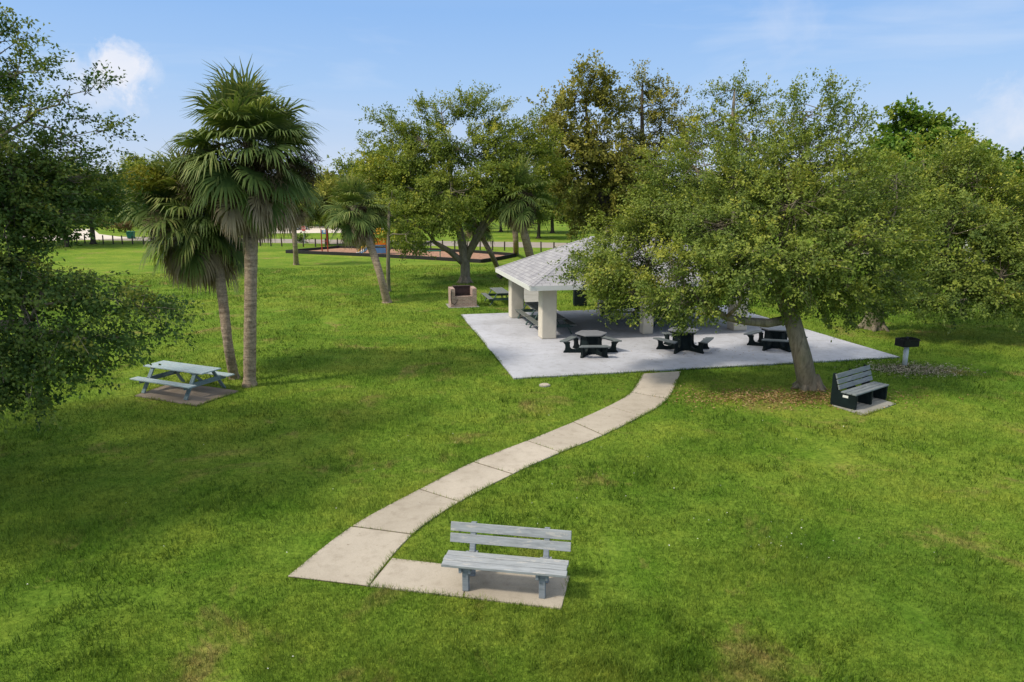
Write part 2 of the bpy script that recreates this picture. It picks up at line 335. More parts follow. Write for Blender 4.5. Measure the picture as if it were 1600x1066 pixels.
# ------------------------------------------------------------------ trees
def tree(name, label, cat, base, trunk, blobs, leafmat, barkmat, leaf=(.10, .05), per=55, crad=.42, clus=100,
         group=None, tone0=0.0, twigs=.5, limbs=True, twigmat=None, seed=1, limb_r=.5, flat=.6, world=True, extra=()):
    """trunk: list of (point, radius); blobs: list of (centre, radius, cluster factor). World points, stored relative to the base."""
    r_ = np.random.default_rng(seed); rd = random.Random(seed)
    base = Vector(base); t = thing(name, label, cat, base, 0, group)
    tp = [Vector(p) - base for p, _ in trunk] if world else [Vector(p) for p, _ in trunk]
    tr = [r for _, r in trunk]
    mb = MB()
    # root flare
    p0, r0 = tp[0], tr[0]
    pts = [p0 + Vector((0, 0, -.15)), p0 + Vector((0, 0, .08)), p0.lerp(tp[1], .25)] + tp[1:]
    rad = [r0 * 1.35, r0 * 1.15, r0 * .95] + tr[1:]
    mb.tube(pts, rad, 12)
    for k in range(6):   # buttress roots
        a = k * 1.05 + rd.uniform(-.3, .3); dv = Vector((math.cos(a), math.sin(a), 0))
        mb.tube([p0 + dv * r0 * .5 + Vector((0, 0, r0 * 1.3)), p0 + dv * r0 * 1.15 + Vector((0, 0, r0 * .25)), p0 + dv * r0 * 2.0 + Vector((0, 0, -.1))], [r0 * .45, r0 * .34, r0 * .12], 6)
    P = []; D = []; T = []; O = []
    zs = [c[2] for c, _, _ in blobs]; zlo, zhi = min(zs), max(zs) + 1e-3
    allc = sum((Vector(c) for c, _, _ in blobs), Vector()) / len(blobs)
    if world: allc = allc - base
    n_tr = len(tp)
    nodes = [(tp[i], tr[i], 0.0) for i in range(1, n_tr)]
    for ex in extra:
        q_ = [p - base for p, _ in ex]; mb.tube(q_, [x_ for _, x_ in ex], 8)
        nodes += [(q_[i], ex[i][1], 0.3 * i) for i in range(1, len(ex))]
    top_ = max(p.z for p in tp)
    order = sorted(blobs, key=lambda q: min(((Vector(q[0]) - base if world else Vector(q[0])) - p).length for p in tp))
    for (c, br, cf) in order:
        c = Vector(c) - base if world else Vector(c)
        s0, pr, dep = min(nodes, key=lambda q: (q[0] - c).length + .45 * q[2] + (1.5 if q[0].z > c.z + .8 else 0))
        d = c - s0; L = d.length
        side = Vector((rd.uniform(-1, 1), rd.uniform(-1, 1), rd.uniform(.0, .7))) * L * .15
        lp = [s0, s0 + d * .3 + side, s0 + d * .62 + side * .7 + Vector((rd.uniform(-.2, .2), rd.uniform(-.2, .2), rd.uniform(-.1, .1))), c, c + d.normalized() * br * .3 + Vector((0, 0, br * .15))]
        lr0 = min(pr * .72, (.025 + .016 * L + .014 * br) * limb_r * 2)
        if limbs: mb.tube(lp, [lr0, lr0 * .8, lr0 * .62, lr0 * .45, lr0 * .15], 7)
        nodes.append((c, lr0 * .62, dep + L))
        btone = rd.gauss(0, .07)
        n = max(4, int(clus * cf * (br ** 2) / 4.0))
        u = unit(r_.normal(size=(n, 3))); rr = (r_.random(n) ** .33) * br
        rr *= 1 + .16 * np.sin(u[:, 0] * 5 + u[:, 1] * 4 + seed) + r_.normal(0, .07, n)
        cp = np.array(c) + u * rr[:, None] * np.array([1, 1, .85])
        ctone = btone + r_.normal(0, .17, n) + .30 * (rr / br) + .20 * u[:, 2] + .10 * (c.z - (zlo - (base.z if world else 0))) / max(zhi - zlo, 1)  # paler new growth outward; shade inside and underneath put into the leaf tone
        gap = np.sin(cp[:, 0] * 2.1 / br * 1.6 + seed) * np.sin(cp[:, 1] * 1.9 / br * 1.6 + 2 * seed) + np.sin(cp[:, 2] * 2.6 / br * 1.5 + cp[:, 0] * 1.1)
        for k in range(n):
            if gap[k] < -.72: continue
            q = Vector(cp[k])
            out = (q - c) * .7 + (q - allc) * .3
            out = out.normalized() if out.length > .05 else Vector((0, 0, 1))
            m = int(per * rd.uniform(.55, 1.4))
            # a spray: leaves strung along a few short twigs
            st = q - out * crad * .9
            nt_ = rd.randint(3, 5)
            ends = []
            for j in range(nt_):
                e = q + out * crad * rd.uniform(.2, 1.0) + Vector((rd.gauss(0, 1), rd.gauss(0, 1), rd.gauss(0, flat))) * crad * .75
                ends.append(e)
            E = np.array([list(e) for e in ends]); S = np.array(st)
            j = r_.integers(0, nt_, m); tt = r_.random(m) ** .7
            pp = S + (E[j] - S) * tt[:, None] + r_.normal(0, crad * .16, (m, 3))
            P.append(pp); D.append(unit(E[j] - S) * .8 + r_.normal(0, .75, (m, 3)) + np.array([0, 0, -.15])); O.append(np.repeat([list(out)], m, 0))
            T.append(ctone[k] + r_.normal(0, .085, m) + .20 * tt - .08)
            if limbs and rd.random() < twigs:
                f = rd.uniform(.35, .95); w = lp[2].lerp(lp[3], f) if f < .7 else lp[3].lerp(lp[4], rd.random())
                mid = w.lerp(st, .55) + Vector((rd.gauss(0, 1), rd.gauss(0, 1), rd.gauss(.3, 1))) * .13 * (st - w).length
                r1 = .008 + .008 * (st - w).length
                mb.tube([w, mid, st, ends[0].lerp(q, .3)], [r1, r1 * .75, r1 * .5, .005], 4, False)
                if rd.random() < .6: mb.tube([st, ends[1]], [r1 * .4, .004], 3, False)
    P = np.concatenate(P); D = np.concatenate(D); T = np.concatenate(T); O = np.concatenate(O)
    N = len(P)
    nrm = r_.normal(size=(N, 3)) * .42 + O * .85 + np.array([0, 0, .55])
    Ls = leaf[0] * r_.uniform(.6, 1.3, N); Ws = leaf[1] * r_.uniform(.65, 1.25, N) * .5
    mb.build('trunk', barkmat, t, smooth=True)
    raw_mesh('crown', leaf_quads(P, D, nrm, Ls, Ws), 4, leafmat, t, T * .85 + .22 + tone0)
    return t
LEAFCOUNT = 0

# ------------------------------------------------------------------ palms
def frond_strips(out, bud, az, el, lp, lb, droop, r_, tone, nseg=30, fold=.35):
    """one costapalmate fan leaf; out collects (quads, tone)"""
    g = np.array([0, 0, -1.0])
    d = np.array([math.cos(az) * math.cos(el), math.sin(az) * math.cos(el), math.sin(el)])
    pts = [np.array(bud, float)]; dd = d.copy()
    for i in range(6):
        dd = dd + g * droop * .055 * (1 + i * .4); dd /= np.linalg.norm(dd); pts.append(pts[-1] + dd * lp / 6)
    s = np.cross(dd, [0, 0, 1.0]); s = s / max(np.linalg.norm(s), 1e-3) if np.linalg.norm(s) > .05 else np.array([1.0, 0, 0])
    u = np.cross(s, dd)
    for i in range(6):   # petiole
        a, b = pts[i], pts[i + 1]; w = .022 - .002 * i
        out.append((np.array([a - s * w, a + s * w, b + s * w, b - s * w]), tone + .12))
    tip = pts[-1]; roll = r_.normal(0, .35)
    s, u = s * math.cos(roll) + u * math.sin(roll), u * math.cos(roll) - s * math.sin(roll)
    for k in range(nseg):
        ph = -2.05 + 4.1 * (k + .5) / nseg + r_.normal(0, .03)
        c = 1 - abs(ph) / 2.6
        p = tip + dd * lb * .42 * c * .5 + u * 0
        v = dd * math.cos(ph) + s * math.sin(ph) + u * (fold * abs(math.sin(ph)) + .05)
        v /= np.linalg.norm(v); L = lb * (.62 + .38 * c) * r_.uniform(.88, 1.1)
        side = np.cross(v, u); side /= max(np.linalg.norm(side), 1e-3)
        ws = (.014, .033, .027, .002); q = p; prev = None; tn = tone + r_.normal(0, .09)
        for i in range(4):
            a = q - side * ws[i]; b = q + side * ws[i]
            if prev is not None: out.append((np.array([prev[0], prev[1], b, a]), tn + .10 * i - .08))
            prev = (a, b)
            v = v + g * (.13 + .24 * i * i * .75) * (.65 + droop * .45) + r_.normal(0, .03, 3); v /= np.linalg.norm(v)
            q = q + v * L / 3
def strips_mesh(name, out, mat, parent):
    V = np.concatenate([o[0] for o in out]); T = np.array([o[1] for o in out])
    return raw_mesh(name, V, 4, mat, parent, T)
def palm(label, trunk, size=1.0, ngreen=52, ndead=34, skirt=1.0, seed=1, group=None, stalks=4, spear=10, nseg=38, tone0=0.0, flower=False, boots=.3):
    r_ = np.random.default_rng(seed); rd = random.Random(seed)
    base = Vector(trunk[0][0]); t = thing('palm_tree', label, 'palm tree', base, 0, group)
    pts = [Vector(p) - base for p, _ in trunk]; rad = [r for _, r in trunk]
    # smooth the trunk line
    fine = []; fr = []
    n = len(pts)
    for i in range(n - 1):
        p0, p1, p2, p3 = pts[max(i - 1, 0)], pts[i], pts[i + 1], pts[min(i + 2, n - 1)]
        for k in range(6):
            x = k / 6
            fine.append(.5 * ((2 * p1) + (p2 - p0) * x + (2 * p0 - 5 * p1 + 4 * p2 - p3) * x * x + (3 * p1 - p0 - 3 * p2 + p3) * x ** 3)); fr.append(rad[i] + (rad[i + 1] - rad[i]) * x)
    fine.append(pts[-1]); fr.append(rad[-1])
    dense = []; dr = []
    for i in range(len(fine) - 1):
        for k in range(4):
            dense.append(fine[i].lerp(fine[i + 1], k / 4)); dr.append((fr[i] + (fr[i + 1] - fr[i]) * k / 4) * (1 + rd.uniform(-.035, .045)))
    dense[0] = dense[0] - Vector((0, 0, .12)); dr[0] *= 1.35; dr[1] *= 1.22; dr[2] *= 1.1
    MB().tube(dense, dr, 12).build('trunk', M['palmbark'], t, smooth=True)
    bud = np.array(pts[-1]); ax = np.array((pts[-1] - pts[-2]).normalized())
    out = []
    for i in range(ngreen):
        f = min(1, max(0, (i + .5) / ngreen + r_.normal(0, .10))); el = 1.40 - 1.85 * f ** 1.05 + r_.normal(0, .2); az = i * 2.39996 + r_.normal(0, .2)
        lp = size * (.8 + .5 * r_.random()) * (.75 + .35 * f); lb = size * r_.uniform(.9, 1.3)
        b = bud - ax * (.05 + .50 * f * size)
        frond_strips(out, b, az, el, lp, lb, (.15 + .75 * f ** 1.3), r_, .58 - .22 * f + r_.normal(0, .08) + tone0, nseg, .45 - .3 * f)
    strips_mesh('fronds', out, M['frond'], t)
    out = []
    for i in range(ndead):
        az = i * 2.39996 + r_.normal(0, .3); el = -.25 - .95 * r_.random()
        b = bud - ax * size * (.35 + .45 * r_.random())
        frond_strips(out, b, az, el, size * r_.uniform(.7, 1.3) * skirt, size * r_.uniform(.8, 1.15) * skirt, 1.9, r_, .45 + r_.normal(0, .16), max(14, nseg - 8), .1)
    strips_mesh('dead_fronds', out, M['deadfrond'], t)
    if stalks:
        V = []; T = []
        for i in range(stalks):
            az = i * 2.0 + rd.uniform(-.5, .5); c = bud + np.array([math.cos(az), math.sin(az), -.35 + rd.uniform(-.35, .25)]) * size * rd.uniform(1.3, 1.75)
            m = 420; u = unit(r_.normal(size=(m, 3))); p = c + u * (r_.random((m, 1)) ** .5) * size * np.array([.42, .42, .60])
            V.append(leaf_quads(p, r_.normal(size=(m, 3)) + np.array([0, 0, -1]), r_.normal(size=(m, 3)), r_.uniform(.12, .3, m) * size, np.full(m, .012)))
            T.append(r_.random(m))
        raw_mesh('seed_stalks', np.concatenate(V), 4, M['stalk'], t, np.concatenate(T))
    V = []; T = []
    for i in range(int(26 * size)):     # old leaf bases and fibre wrapped round the stem below the bud
        h_ = rd.uniform(.1, 1.75) * size; a_ = rd.uniform(0, 6.28); rr_ = rd.uniform(.15, .62) * size
        c = bud - ax * h_ + np.array([math.cos(a_), math.sin(a_), 0]) * rr_; m = 70
        p = c + r_.normal(0, .16 * size, (m, 3)); V.append(leaf_quads(p, r_.normal(size=(m, 3)) + np.array([math.cos(a_), math.sin(a_), -.9]), r_.normal(size=(m, 3)), r_.uniform(.2, .5, m) * size, r_.uniform(.012, .035, m))); T.append(r_.random(m) * .75)
    raw_mesh('old_leaf_bases', np.concatenate(V), 4, M['stalk'], t, np.concatenate(T))
    if flower:
        m = 2600; u = unit(r_.normal(size=(m, 3))); c = bud + np.array([-.85, -.95, .85]) * size
        p = c + u * (r_.random((m, 1)) ** .5) * size * np.array([.75, .6, .42])
        raw_mesh('flower_spray', leaf_quads(p, r_.normal(size=(m, 3)), r_.normal(size=(m, 3)), r_.uniform(.08, .16, m), np.full(m, .02)), 4, M['flower'], t, r_.random(m))
    return t

# ------------------------------------------------------------------ setting
W = 900
g = MB().add([(-W, -60, 0), (W, -60, 0), (W, 1500, 0), (-W, 1500, 0)], [(0, 1, 2, 3)]).build('ground', M['ground']); tag(g, kind='structure')
PADL, PADW = 14.9, 13.0
pad_poly = [pad(0, 0), pad(PADL, 0), pad(PADL, PADW), pad(0, PADW)]
joints_u = [0, 3.65, 7.25, 10.85, PADL]; joints_v = [0, 3.25, 6.5, 9.75, PADW]
mb = MB()
for i in range(4):
    for j in range(4):
        a, b, c, d = joints_u[i] + .004 * (i > 0), joints_u[i + 1] - .004 * (i < 3), joints_v[j] + .004 * (j > 0), joints_v[j + 1] - .004 * (j < 3)
        mb.prism([pad(a, c), pad(b, c), pad(b, d), pad(a, d)], -.06, .05)
tag(mb.build('patio_floor', M['pad'], bevel=.004), kind='structure')
tag(MB().prism([pad(.01, .01), pad(PADL - .01, .01), pad(PADL - .01, PADW - .01), pad(.01, PADW - .01)], -.05, .036).build('patio_joints', M['road']), kind='structure')
# curved path
Lpx = [(450, 902), (550, 824), (656, 766), (740, 723), (824, 690), (896, 660.5), (950, 636), (986, 614), (1004, 585)]
Rpx = [(574, 917), (644, 836.5), (718, 785.5), (801, 742), (876, 708), (942, 681), (1002, 651), (1043, 624), (1064, 581)]
# extra edge points between joints so the edges curve
def edge(px, t):   # catmull-rom over the joint points
    P_ = [gp(*p) for p in px]; i = min(int(t), len(P_) - 2); x = t - i
    p0, p1, p2, p3 = P_[max(i - 1, 0)], P_[i], P_[i + 1], P_[min(i + 2, len(P_) - 1)]
    return .5 * ((2 * p1) + (p2 - p0) * x + (2 * p0 - 5 * p1 + 4 * p2 - p3) * x * x + (3 * p1 - p0 - 3 * p2 + p3) * x ** 3)
TZ = .025
mb = MB(); path_polys = []
for i in range(8):
    e = .010
    ts = [i + e] + [i + k / 4 for k in (1, 2, 3)] + [i + 1 - e]
    l = [edge(Lpx, t) for t in ts]; r = [edge(Rpx, t) for t in ts]
    if i == 0: r[0] = gp(576, 917); l[0] = gp(450, 902)
    poly = r + l[::-1]
    mb.prism(poly, -.08, TZ + (.004 if i % 2 else 0)); path_polys.append([(p.x, p.y) for p in poly])
benchpad = [gp(577.5, 917.5), gp(723, 934.5), gp(733, 888), gp(613, 874)]
benchpad2 = [gp(724.5, 934.7), gp(877, 953), gp(890, 902), gp(734.5, 888.2)]
for p in (benchpad, benchpad2):
    mb.prism(p, -.08, TZ + .002); path_polys.append([(q.x, q.y) for q in p])
tag(mb.build('path', M['path'], bevel=.006), kind='structure')
mb = MB()
ll = [edge(Lpx, k / 4) for k in range(0, 33)]; rr = [edge(Rpx, k / 4) for k in range(0, 33)]
ins = lambda a, b: (a + (b - a).normalized() * .015)
poly = [ins(b, a) for a, b in zip(ll, rr)] + [ins(a, b) for a, b in zip(ll, rr)][::-1]
mb.prism(poly, -.07, .012)
bp = [gp(574, 916.5), gp(876, 952), gp(888.5, 903), gp(612, 875)]
mb.prism(bp, -.07, .009)
tag(mb.build('path_joints', M['joint']), kind='structure')
# slabs
tableslab = [gp(210, 619.5), gp(307, 635.5), gp(374, 612), gp(272, 598)]
tag(MB().prism(tableslab, -.06, .03).build('table_slab', M['slab'], bevel=.006), kind='structure')
dkslab = [gp(1300, 634), gp(1349, 650.5), gp(1400, 632), gp(1350, 617)]
tag(MB().prism(dkslab, -.06, .03).build('bench_slab', M['greyslab'], bevel=.006), kind='structure')
bq = lambda u, v: pad(u, v)
bbslab = [pad(-.32, 15.4), pad(1.38, 15.4), pad(1.38, 16.9), pad(-.32, 16.9)]
tag(MB().prism(bbslab, -.06, .035).build('barbecue_slab', M['greyslab'], bevel=.006), kind='structure')
# footpath leaving the back of the pavilion
bk = [pad(3.9, 13.02), pad(5.3, 13.02), pad(5.5, 17), pad(6.5, 21.3), pad(8.2, 30), pad(10, 38), pad(8.6, 38.3), pad(6.8, 30.2), pad(5.2, 21.6), pad(4.3, 17)]
tag(MB().prism(bk, -.05, .022).build('rear_path', M['greyslab']), kind='structure')
# road behind the fence, driveway and lot beyond it
def strip(pts, name, mat, z):
    tag(MB().add([(p[0], p[1], z) for p in pts], [tuple(range(len(pts)))]).build(name, mat), kind='structure')
strip([(-140, 117), (-31, 93.0), (3, 84), (42, 73), (42, 82), (3, 94.5), (-31, 101.5), (-140, 127)], 'road', M['road'], .008)
strip([gp(60, 377.5), gp(205, 372.5), gp(155, 366), gp(146, 358), gp(118, 358), gp(112, 366)], 'driveway', M['drive'], .012)
strip([gp(330, 365.5), gp(600, 363.5), gp(600, 354), gp(330, 354)], 'parking_lot', M['drive'], .012)
# playground ground and its border
pg = [gp(447, 395.6), gp(572, 400.8), gp(640, 404.5), gp(720, 409), gp(752, 411), gp(778, 407), gp(806, 401), gp(745, 396), gp(630, 390.5), gp(530, 388.3)]
pgi = [p + (sum(pg, Vector()) / len(pg) - p).normalized() * .25 for p in pg]
tag(MB().add([(p.x, p.y, .06) for p in pgi], [tuple(range(len(pgi)))]).build('playground_floor', M['mulch']), kind='structure')
bt = thing('playground_border', 'low black timber border around the red-brown wood chip playground', 'border', pg[0])
for i in range(len(pg)):
    a = pg[i] - pg[0]; b = pg[(i + 1) % len(pg)] - pg[0]; d = (b - a).normalized() * .004
    MB().beam(a + d + Vector((0, 0, .16)), b - d + Vector((0, 0, .16)), .16, .36).build('timber', M['rubber'], bt, bevel=.02)

# ------------------------------------------------------------------ pavilion
pv = thing('pavilion', 'open picnic pavilion with grey shingled hip roof on cream pillars', 'pavilion', pad(0, 0, .05), PA)
def pil(u, v):
    mb = MB(); s = .24 if 5 < u < 9 else .33
    pts = [(u - s, v - s), (u + s, v - s), (u + s, v + s), (u - s, v + s)]
    mb.prism(pts, 0, 2.42); return mb.build('pillar', M['stucco'], pv, bevel=.05)
for u, v in ((2.82, 6.3), (7.35, 6.3), (11.75, 6.3), (2.62, 11.6), (7.2, 11.6), (11.75, 11.6)): pil(u, v)
u0, u1, v0, v1, ze, zr = 1.8, 12.9, 5.2, 12.7, 2.38, 4.12
vm = (v0 + v1) / 2; hw = (v1 - v0) / 2; ra, rb = (u0 + hw, vm), (u1 - hw, vm)
cs = [(u0, v0), (u1, v0), (u1, v1), (u0, v1)]
E0 = [(*c, ze) for c in cs]; rA = (*ra, zr); rB = (*rb, zr)
def slope(faces):
    """roof slopes with UVs in metres along the eave and up the slope"""
    me = bpy.data.meshes.new('roof'); vs = []; fs = []; uvs = []
    for f in faces:
        o = len(vs); vs += f; fs.append(tuple(range(o, o + len(f))))
        a = Vector(f[0]); x = (Vector(f[1]) - a).normalized(); nrm = x.cross(Vector(f[2]) - a).normalized(); y = nrm.cross(x)
        for p in f: uvs.append(((Vector(p) - a).dot(x), (Vector(p) - a).dot(y)))
    me.from_pydata(vs, [], fs); uvl = me.uv_layers.new(name='UVMap')
    for l, q in zip(uvl.data, uvs): l.uv = q
    me.materials.append(M['shingle']); o = bpy.data.objects.new('roof', me); COL.objects.link(o); o.parent = pv
    s = o.modifiers.new('thick', 'SOLIDIFY'); s.thickness = .05; s.offset = -1
    return o
roof = slope([[E0[0], E0[1], rB, rA], [E0[1], E0[2], rB], [E0[2], E0[3], rA, rB], [E0[3], E0[0], rA]])
mb = MB()
fn = lambda P: (Vector(P[1]) - Vector(P[0])).cross(Vector(P[2]) - Vector(P[0])).normalized()
nf, nr, nb, nl = fn([E0[0], E0[1], rB]), fn([E0[1], E0[2], rB]), fn([E0[2], E0[3], rA]), fn([E0[3], E0[0], rA])
mid_ = Vector(((u0 + u1) / 2, vm, ze))
for a, b, ns in ((E0[0], rA, (nf, nl)), (E0[3], rA, (nb, nl)), (E0[1], rB, (nf, nr)), (E0[2], rB, (nb, nr)), (rA, rB, (nf, nb))):
    a = Vector(a); b = Vector(b); e_ = (b - a).normalized(); n_ = int((b - a).length / .22); other = (ns[1], ns[0])
    for k in range(n_):
        p = a.lerp(b, k / n_); q = a.lerp(b, (k + 1) / n_)
        for nn, oo in zip(ns, other):
            d_ = nn.cross(e_).normalized()
            if d_.dot(oo) > 0: d_ = -d_
            h1 = nn * (.014); h0 = nn * .020
            mb.add([p + h0, q + h1, q + h1 + d_ * .13, p + h0 + d_ * .13], [(0, 1, 2, 3)])
mb.build('ridge_cap', M['cap'], roof)
mb = MB()
fa = .10
for a, b, d in ((cs[0], cs[1], (0, -1)), (cs[1], cs[2], (1, 0)), (cs[2], cs[3], (0, 1)), (cs[3], cs[0], (-1, 0))):
    A = Vector((*a, 0)) + Vector((*d, 0)) * .012; B = Vector((*b, 0)) + Vector((*d, 0)) * .012
    mb.beam(A + Vector((0, 0, ze - .10)), B + Vector((0, 0, ze - .10)), .03, .20)
mb.build('fascia', M['white'], pv)
MB().prism([(u0 + .03, v0 + .03), (u1 - .03, v0 + .03), (u1 - .03, v1 - .03), (u0 + .03, v1 - .03)], ze - .13, ze - .09).build('ceiling', M['ceiling'], pv)
for k in range(4):
    vv = 12.35 - k * .28
    mb = MB(); mb.box((u0 + .12, vv, ze - .22), (.05, .05, .18)); mb.tube([(u0 + .12, vv, ze - .30), (u0 - .02, vv, ze - .38)], [.05, .085], 10)
    mb.build('floodlight', M['iron'], pv)

# ------------------------------------------------------------------ picnic tables
def picnic(label, loc, rz, top, legm, L=2.44, group=None):
    t = thing('picnic_table', label, 'picnic table', loc, rz, group)
    mb = MB()
    for k in range(5): mb.box((0, (k - 2) * .152, .745), (L, .14, .038))
    mb.build('tabletop', top, t, bevel=.006)
    for s in (-1, 1):
        mb = MB()
        for k in (0, 1): mb.box((0, s * (.66 + k * .145), .445), (L, .137, .038))
        mb.build('bench_seat', top, t, bevel=.006)
    for x in (-1, 1):
        X = x * L * .36
        for s in (-1, 1):
            MB().beam((X, s * .30, .722), (X, s * .74, .002), .04, .14, up=(1, 0, 0)).build('leg', legm, t, bevel=.005)
        MB().box((X + x * .041, 0, .385), (.04, 1.58, .14)).build('crossbeam', legm, t, bevel=.005)
        MB().box((X + x * .041, 0, .69), (.04, .70, .07)).build('cleat', legm, t, bevel=.005)
        MB().beam((X - x * .03, 0, .36), (x * .16, 0, .715), .04, .09).build('brace', legm, t, bevel=.005)
    return t
pt_left = picnic('pale blue-grey picnic table on concrete slab at the foot of the two tall palms', (-10.23, 20.55, .03), R(-24), M['picnic'], M['picnic_leg'], 2.5)
t2 = picnic('weathered grey-green picnic table on grass beside the brick barbecue', pad(2.75, 16.6), PA + R(90), M['oldwood'], M['oldleg'])
PG = 'grey-green picnic tables under the pavilion roof'
dup(t2, pad(3.35, 7.75, .05), PA + R(90), 'shaded picnic table right behind the near left pavilion pillar', PG)
dup(t2, pad(3.35, 10.3, .05), PA + R(90), 'shaded picnic table between the two left pavilion pillars', PG)
dup(t2, pad(7.75, 10.1, .05), PA, 'shaded picnic table in the middle of the pavilion, standing crosswise', PG)
dup(t2, pad(8.6, 7.8, .05), PA + R(90), 'shaded picnic table just behind the middle front pavilion pillar', PG)
dup(t2, pad(10.4, 10.2, .05), PA + R(90), 'shaded picnic table at the back right of the pavilion, behind the oak leaves', PG)

# ------------------------------------------------------------------ hexagonal tables
def hexpts(r, off=0): return [(r * math.cos(R(60 * k + off)), r * math.sin(R(60 * k + off))) for k in range(6)]
def hextable(label, loc, rz):
    t = thing('hexagonal_table', label, 'picnic table', loc, rz, 'dark hexagonal tables on the patio')
    MB().prism(hexpts(.62), .735, .785).build('tabletop', M['greytop'], t, bevel=.012)
    MB().prism(hexpts(.545), .66, .735).build('apron', M['dkplas'], t, bevel=.008)
    mb = MB(); mb.prism(hexpts(.40), .02, .66); mb.build('pedestal', M['dkplas'], t, bevel=.01)
    prof = [(.36, .0), (1.06, .0), (1.05, .05), (1.0, .11), (.985, .22), (1.0, .32), (1.08, .42), (.80, .42), (.815, .33), (.80, .22), (.74, .15), (.62, .125), (.51, .15), (.44, .22), (.42, .34), (.41, .60), (.36, .60)]
    for sidx in range(3):
        a0 = -90 + 120 * sidx
        sn = MB(); L = 1.16; w = .30; c = .93
        # seat board, ends cut back on the inner side
        pl = [(c - w / 2, -L / 2 + .10), (c + w / 2 - .03, -L / 2 - .02), (c + w / 2, -L / 2 + .03), (c + w / 2, L / 2 - .03), (c + w / 2 - .03, L / 2 + .02), (c - w / 2, L / 2 - .10)]
        ca, sa = math.cos(R(a0)), math.sin(R(a0))
        sn.prism([(x * ca - y * sa, x * sa + y * ca) for x, y in pl], .42, .468)
        sn.build('seat', M['seatplas'], t, bevel=.012)
        for off in (-28, 28):
            a = R(a0 + off); dx, dy = math.cos(a), math.sin(a); px_, py_ = -dy * .045, dx * .045
            n = len(prof)
            vs = [(r * dx + px_, r * dy + py_, z) for r, z in prof] + [(r * dx - px_, r * dy - py_, z) for r, z in prof]
            MB().add(vs, [tuple(range(n)), tuple(range(2 * n - 1, n - 1, -1))] + [(i, n + i, n + (i + 1) % n, (i + 1) % n) for i in range(n)]).build('leg', M['dkplas'], t, bevel=.008)
    return t
h1 = hextable('dark hexagonal table with grey top, nearest the left front pillar, bench facing the camera', pad(3.72, 3.12, .05), R(2))
dup(h1, pad(7.5, 3.0, .05), R(182), 'dark hexagonal table in the middle of the patio, between the other two')
dup(h1, pad(11.3, 2.6, .05), R(-16), 'dark hexagonal table half hidden behind the leaning oak trunk')

# ------------------------------------------------------------------ park benches
b = thing('park_bench', 'weathered blue-grey wooden bench with two back rails at the near end of the path', 'bench', (-.07, 9.62, TZ + .002), R(-9.6))
mb = MB()
for k in range(3): mb.box((-.012 + (.006, -.008, .003)[k], -.302 + k * .156, .435 + (.002, 0, -.003)[k]), (1.90, .140, .042))
mb.build('seat', M['bench'], b, bevel=.006)
tilt = Euler((R(-15), 0, 0)); mb = MB()
for z in (.585, .755):
    mb.box((-.005, .255 + (z - .43) * .27 - .05, z), (1.92, .042, .140), tilt)
mb.build('backrest', M['bench'], b, bevel=.006)
for x in (-.60, .575):
    MB().box((x, -.255, .207), (.095, .095, .414)).build('leg', M['bench_leg'], b, bevel=.006)
    MB().box((x - .070, -.085, .367), (.045, .52, .094)).build('seat_support', M['bench_leg'], b, bevel=.005)
    MB().beam((x, .17, .0), (x, .20, .42), .095, .095, up=(1, 0, 0)).build('leg', M['bench_leg'], b, bevel=.006)
    MB().beam((x, .222, .40), (x, .355, .825), .095, .085, up=(1, 0, 0)).build('back_post', M['bench_leg'], b, bevel=.006)
    MB().box((x + .07, -.05, .36), (.042, .56, .09)).build('seat_support', M['bench_leg'], b, bevel=.005)

c0 = (gp(1304, 633) + gp(1379, 626) + gp(1339, 642)) / 3
ax = R(36)
ctr = (gp(1339, 642) + gp(1379, 626)) / 2 + Vector((-math.sin(ax), math.cos(ax), 0)) * .33
b2 = thing('park_bench', 'dark recycled plastic bench with three grey back slats near the oak and grill', 'bench', (ctr.x, ctr.y, .03), ax)
mb = MB()
for k in range(3): mb.box((0, -.30 + k * .155, .44), (1.88, .14, .045))
mb.build('seat', M['slat'], b2, bevel=.01)
mb = MB()
for k in range(3): mb.box((0, .155 + .05 * k, .555 + k * .155), (1.88, .045, .135), Euler((R(-17), 0, 0)))
mb.build('backrest', M['slat'], b2, bevel=.01)
prof = [(-.36, 0), (-.36, .417), (.115, .417), (.20, .46), (.32, .93), (.385, .93), (.385, 0)]
for x in (-.86, 0, .86):
    n = len(prof); vs = [(x - .045, y, z) for y, z in prof] + [(x + .045, y, z) for y, z in prof]
    lg = MB().add(vs, [tuple(range(n)), tuple(range(2 * n - 1, n - 1, -1))] + [(i, n + i, n + (i + 1) % n, (i + 1) % n) for i in range(n)]).build('side_panel', M['dkplas'], b2, bevel=.01)
    if x < -.5: MB().box((x - .0475, -.05, .33), (.004, .16, .07)).build('label_plate', M['white'], lg)

# ------------------------------------------------------------------ brick barbecue
bb = thing('brick_barbecue', 'low red-brown brick barbecue with open sooty firebox in front of a tree', 'barbecue', pad(.53, 16.1, .035), PA)
def brickbox(name, c, d):
    o = MB().box(c, d).build(name, M['brick'], bb)
    me = o.data; uvl = me.uv_layers.new(name='UVMap')
    for p in me.polygons:
        n = p.normal
        for li in p.loop_indices:
            co = me.vertices[me.loops[li].vertex_index].co
            uvl.data[li].uv = ((co.y if abs(n.x) > .5 else co.x), (co.y if abs(n.z) > .5 else co.z))
    return o
brickbox('side_wall', (-.60, 0, .50), (.24, 1.10, 1.0)); brickbox('side_wall', (.60, 0, .50), (.24, 1.10, 1.0))
brickbox('back_wall', (0, .44, .515), (.957, .22, 1.03)); brickbox('front_wall', (0, -.42, .29), (.957, .22, .58))
MB().box((0, .01, .42), (.955, .63, .06)).build('firebox_floor', M['soot'], bb)
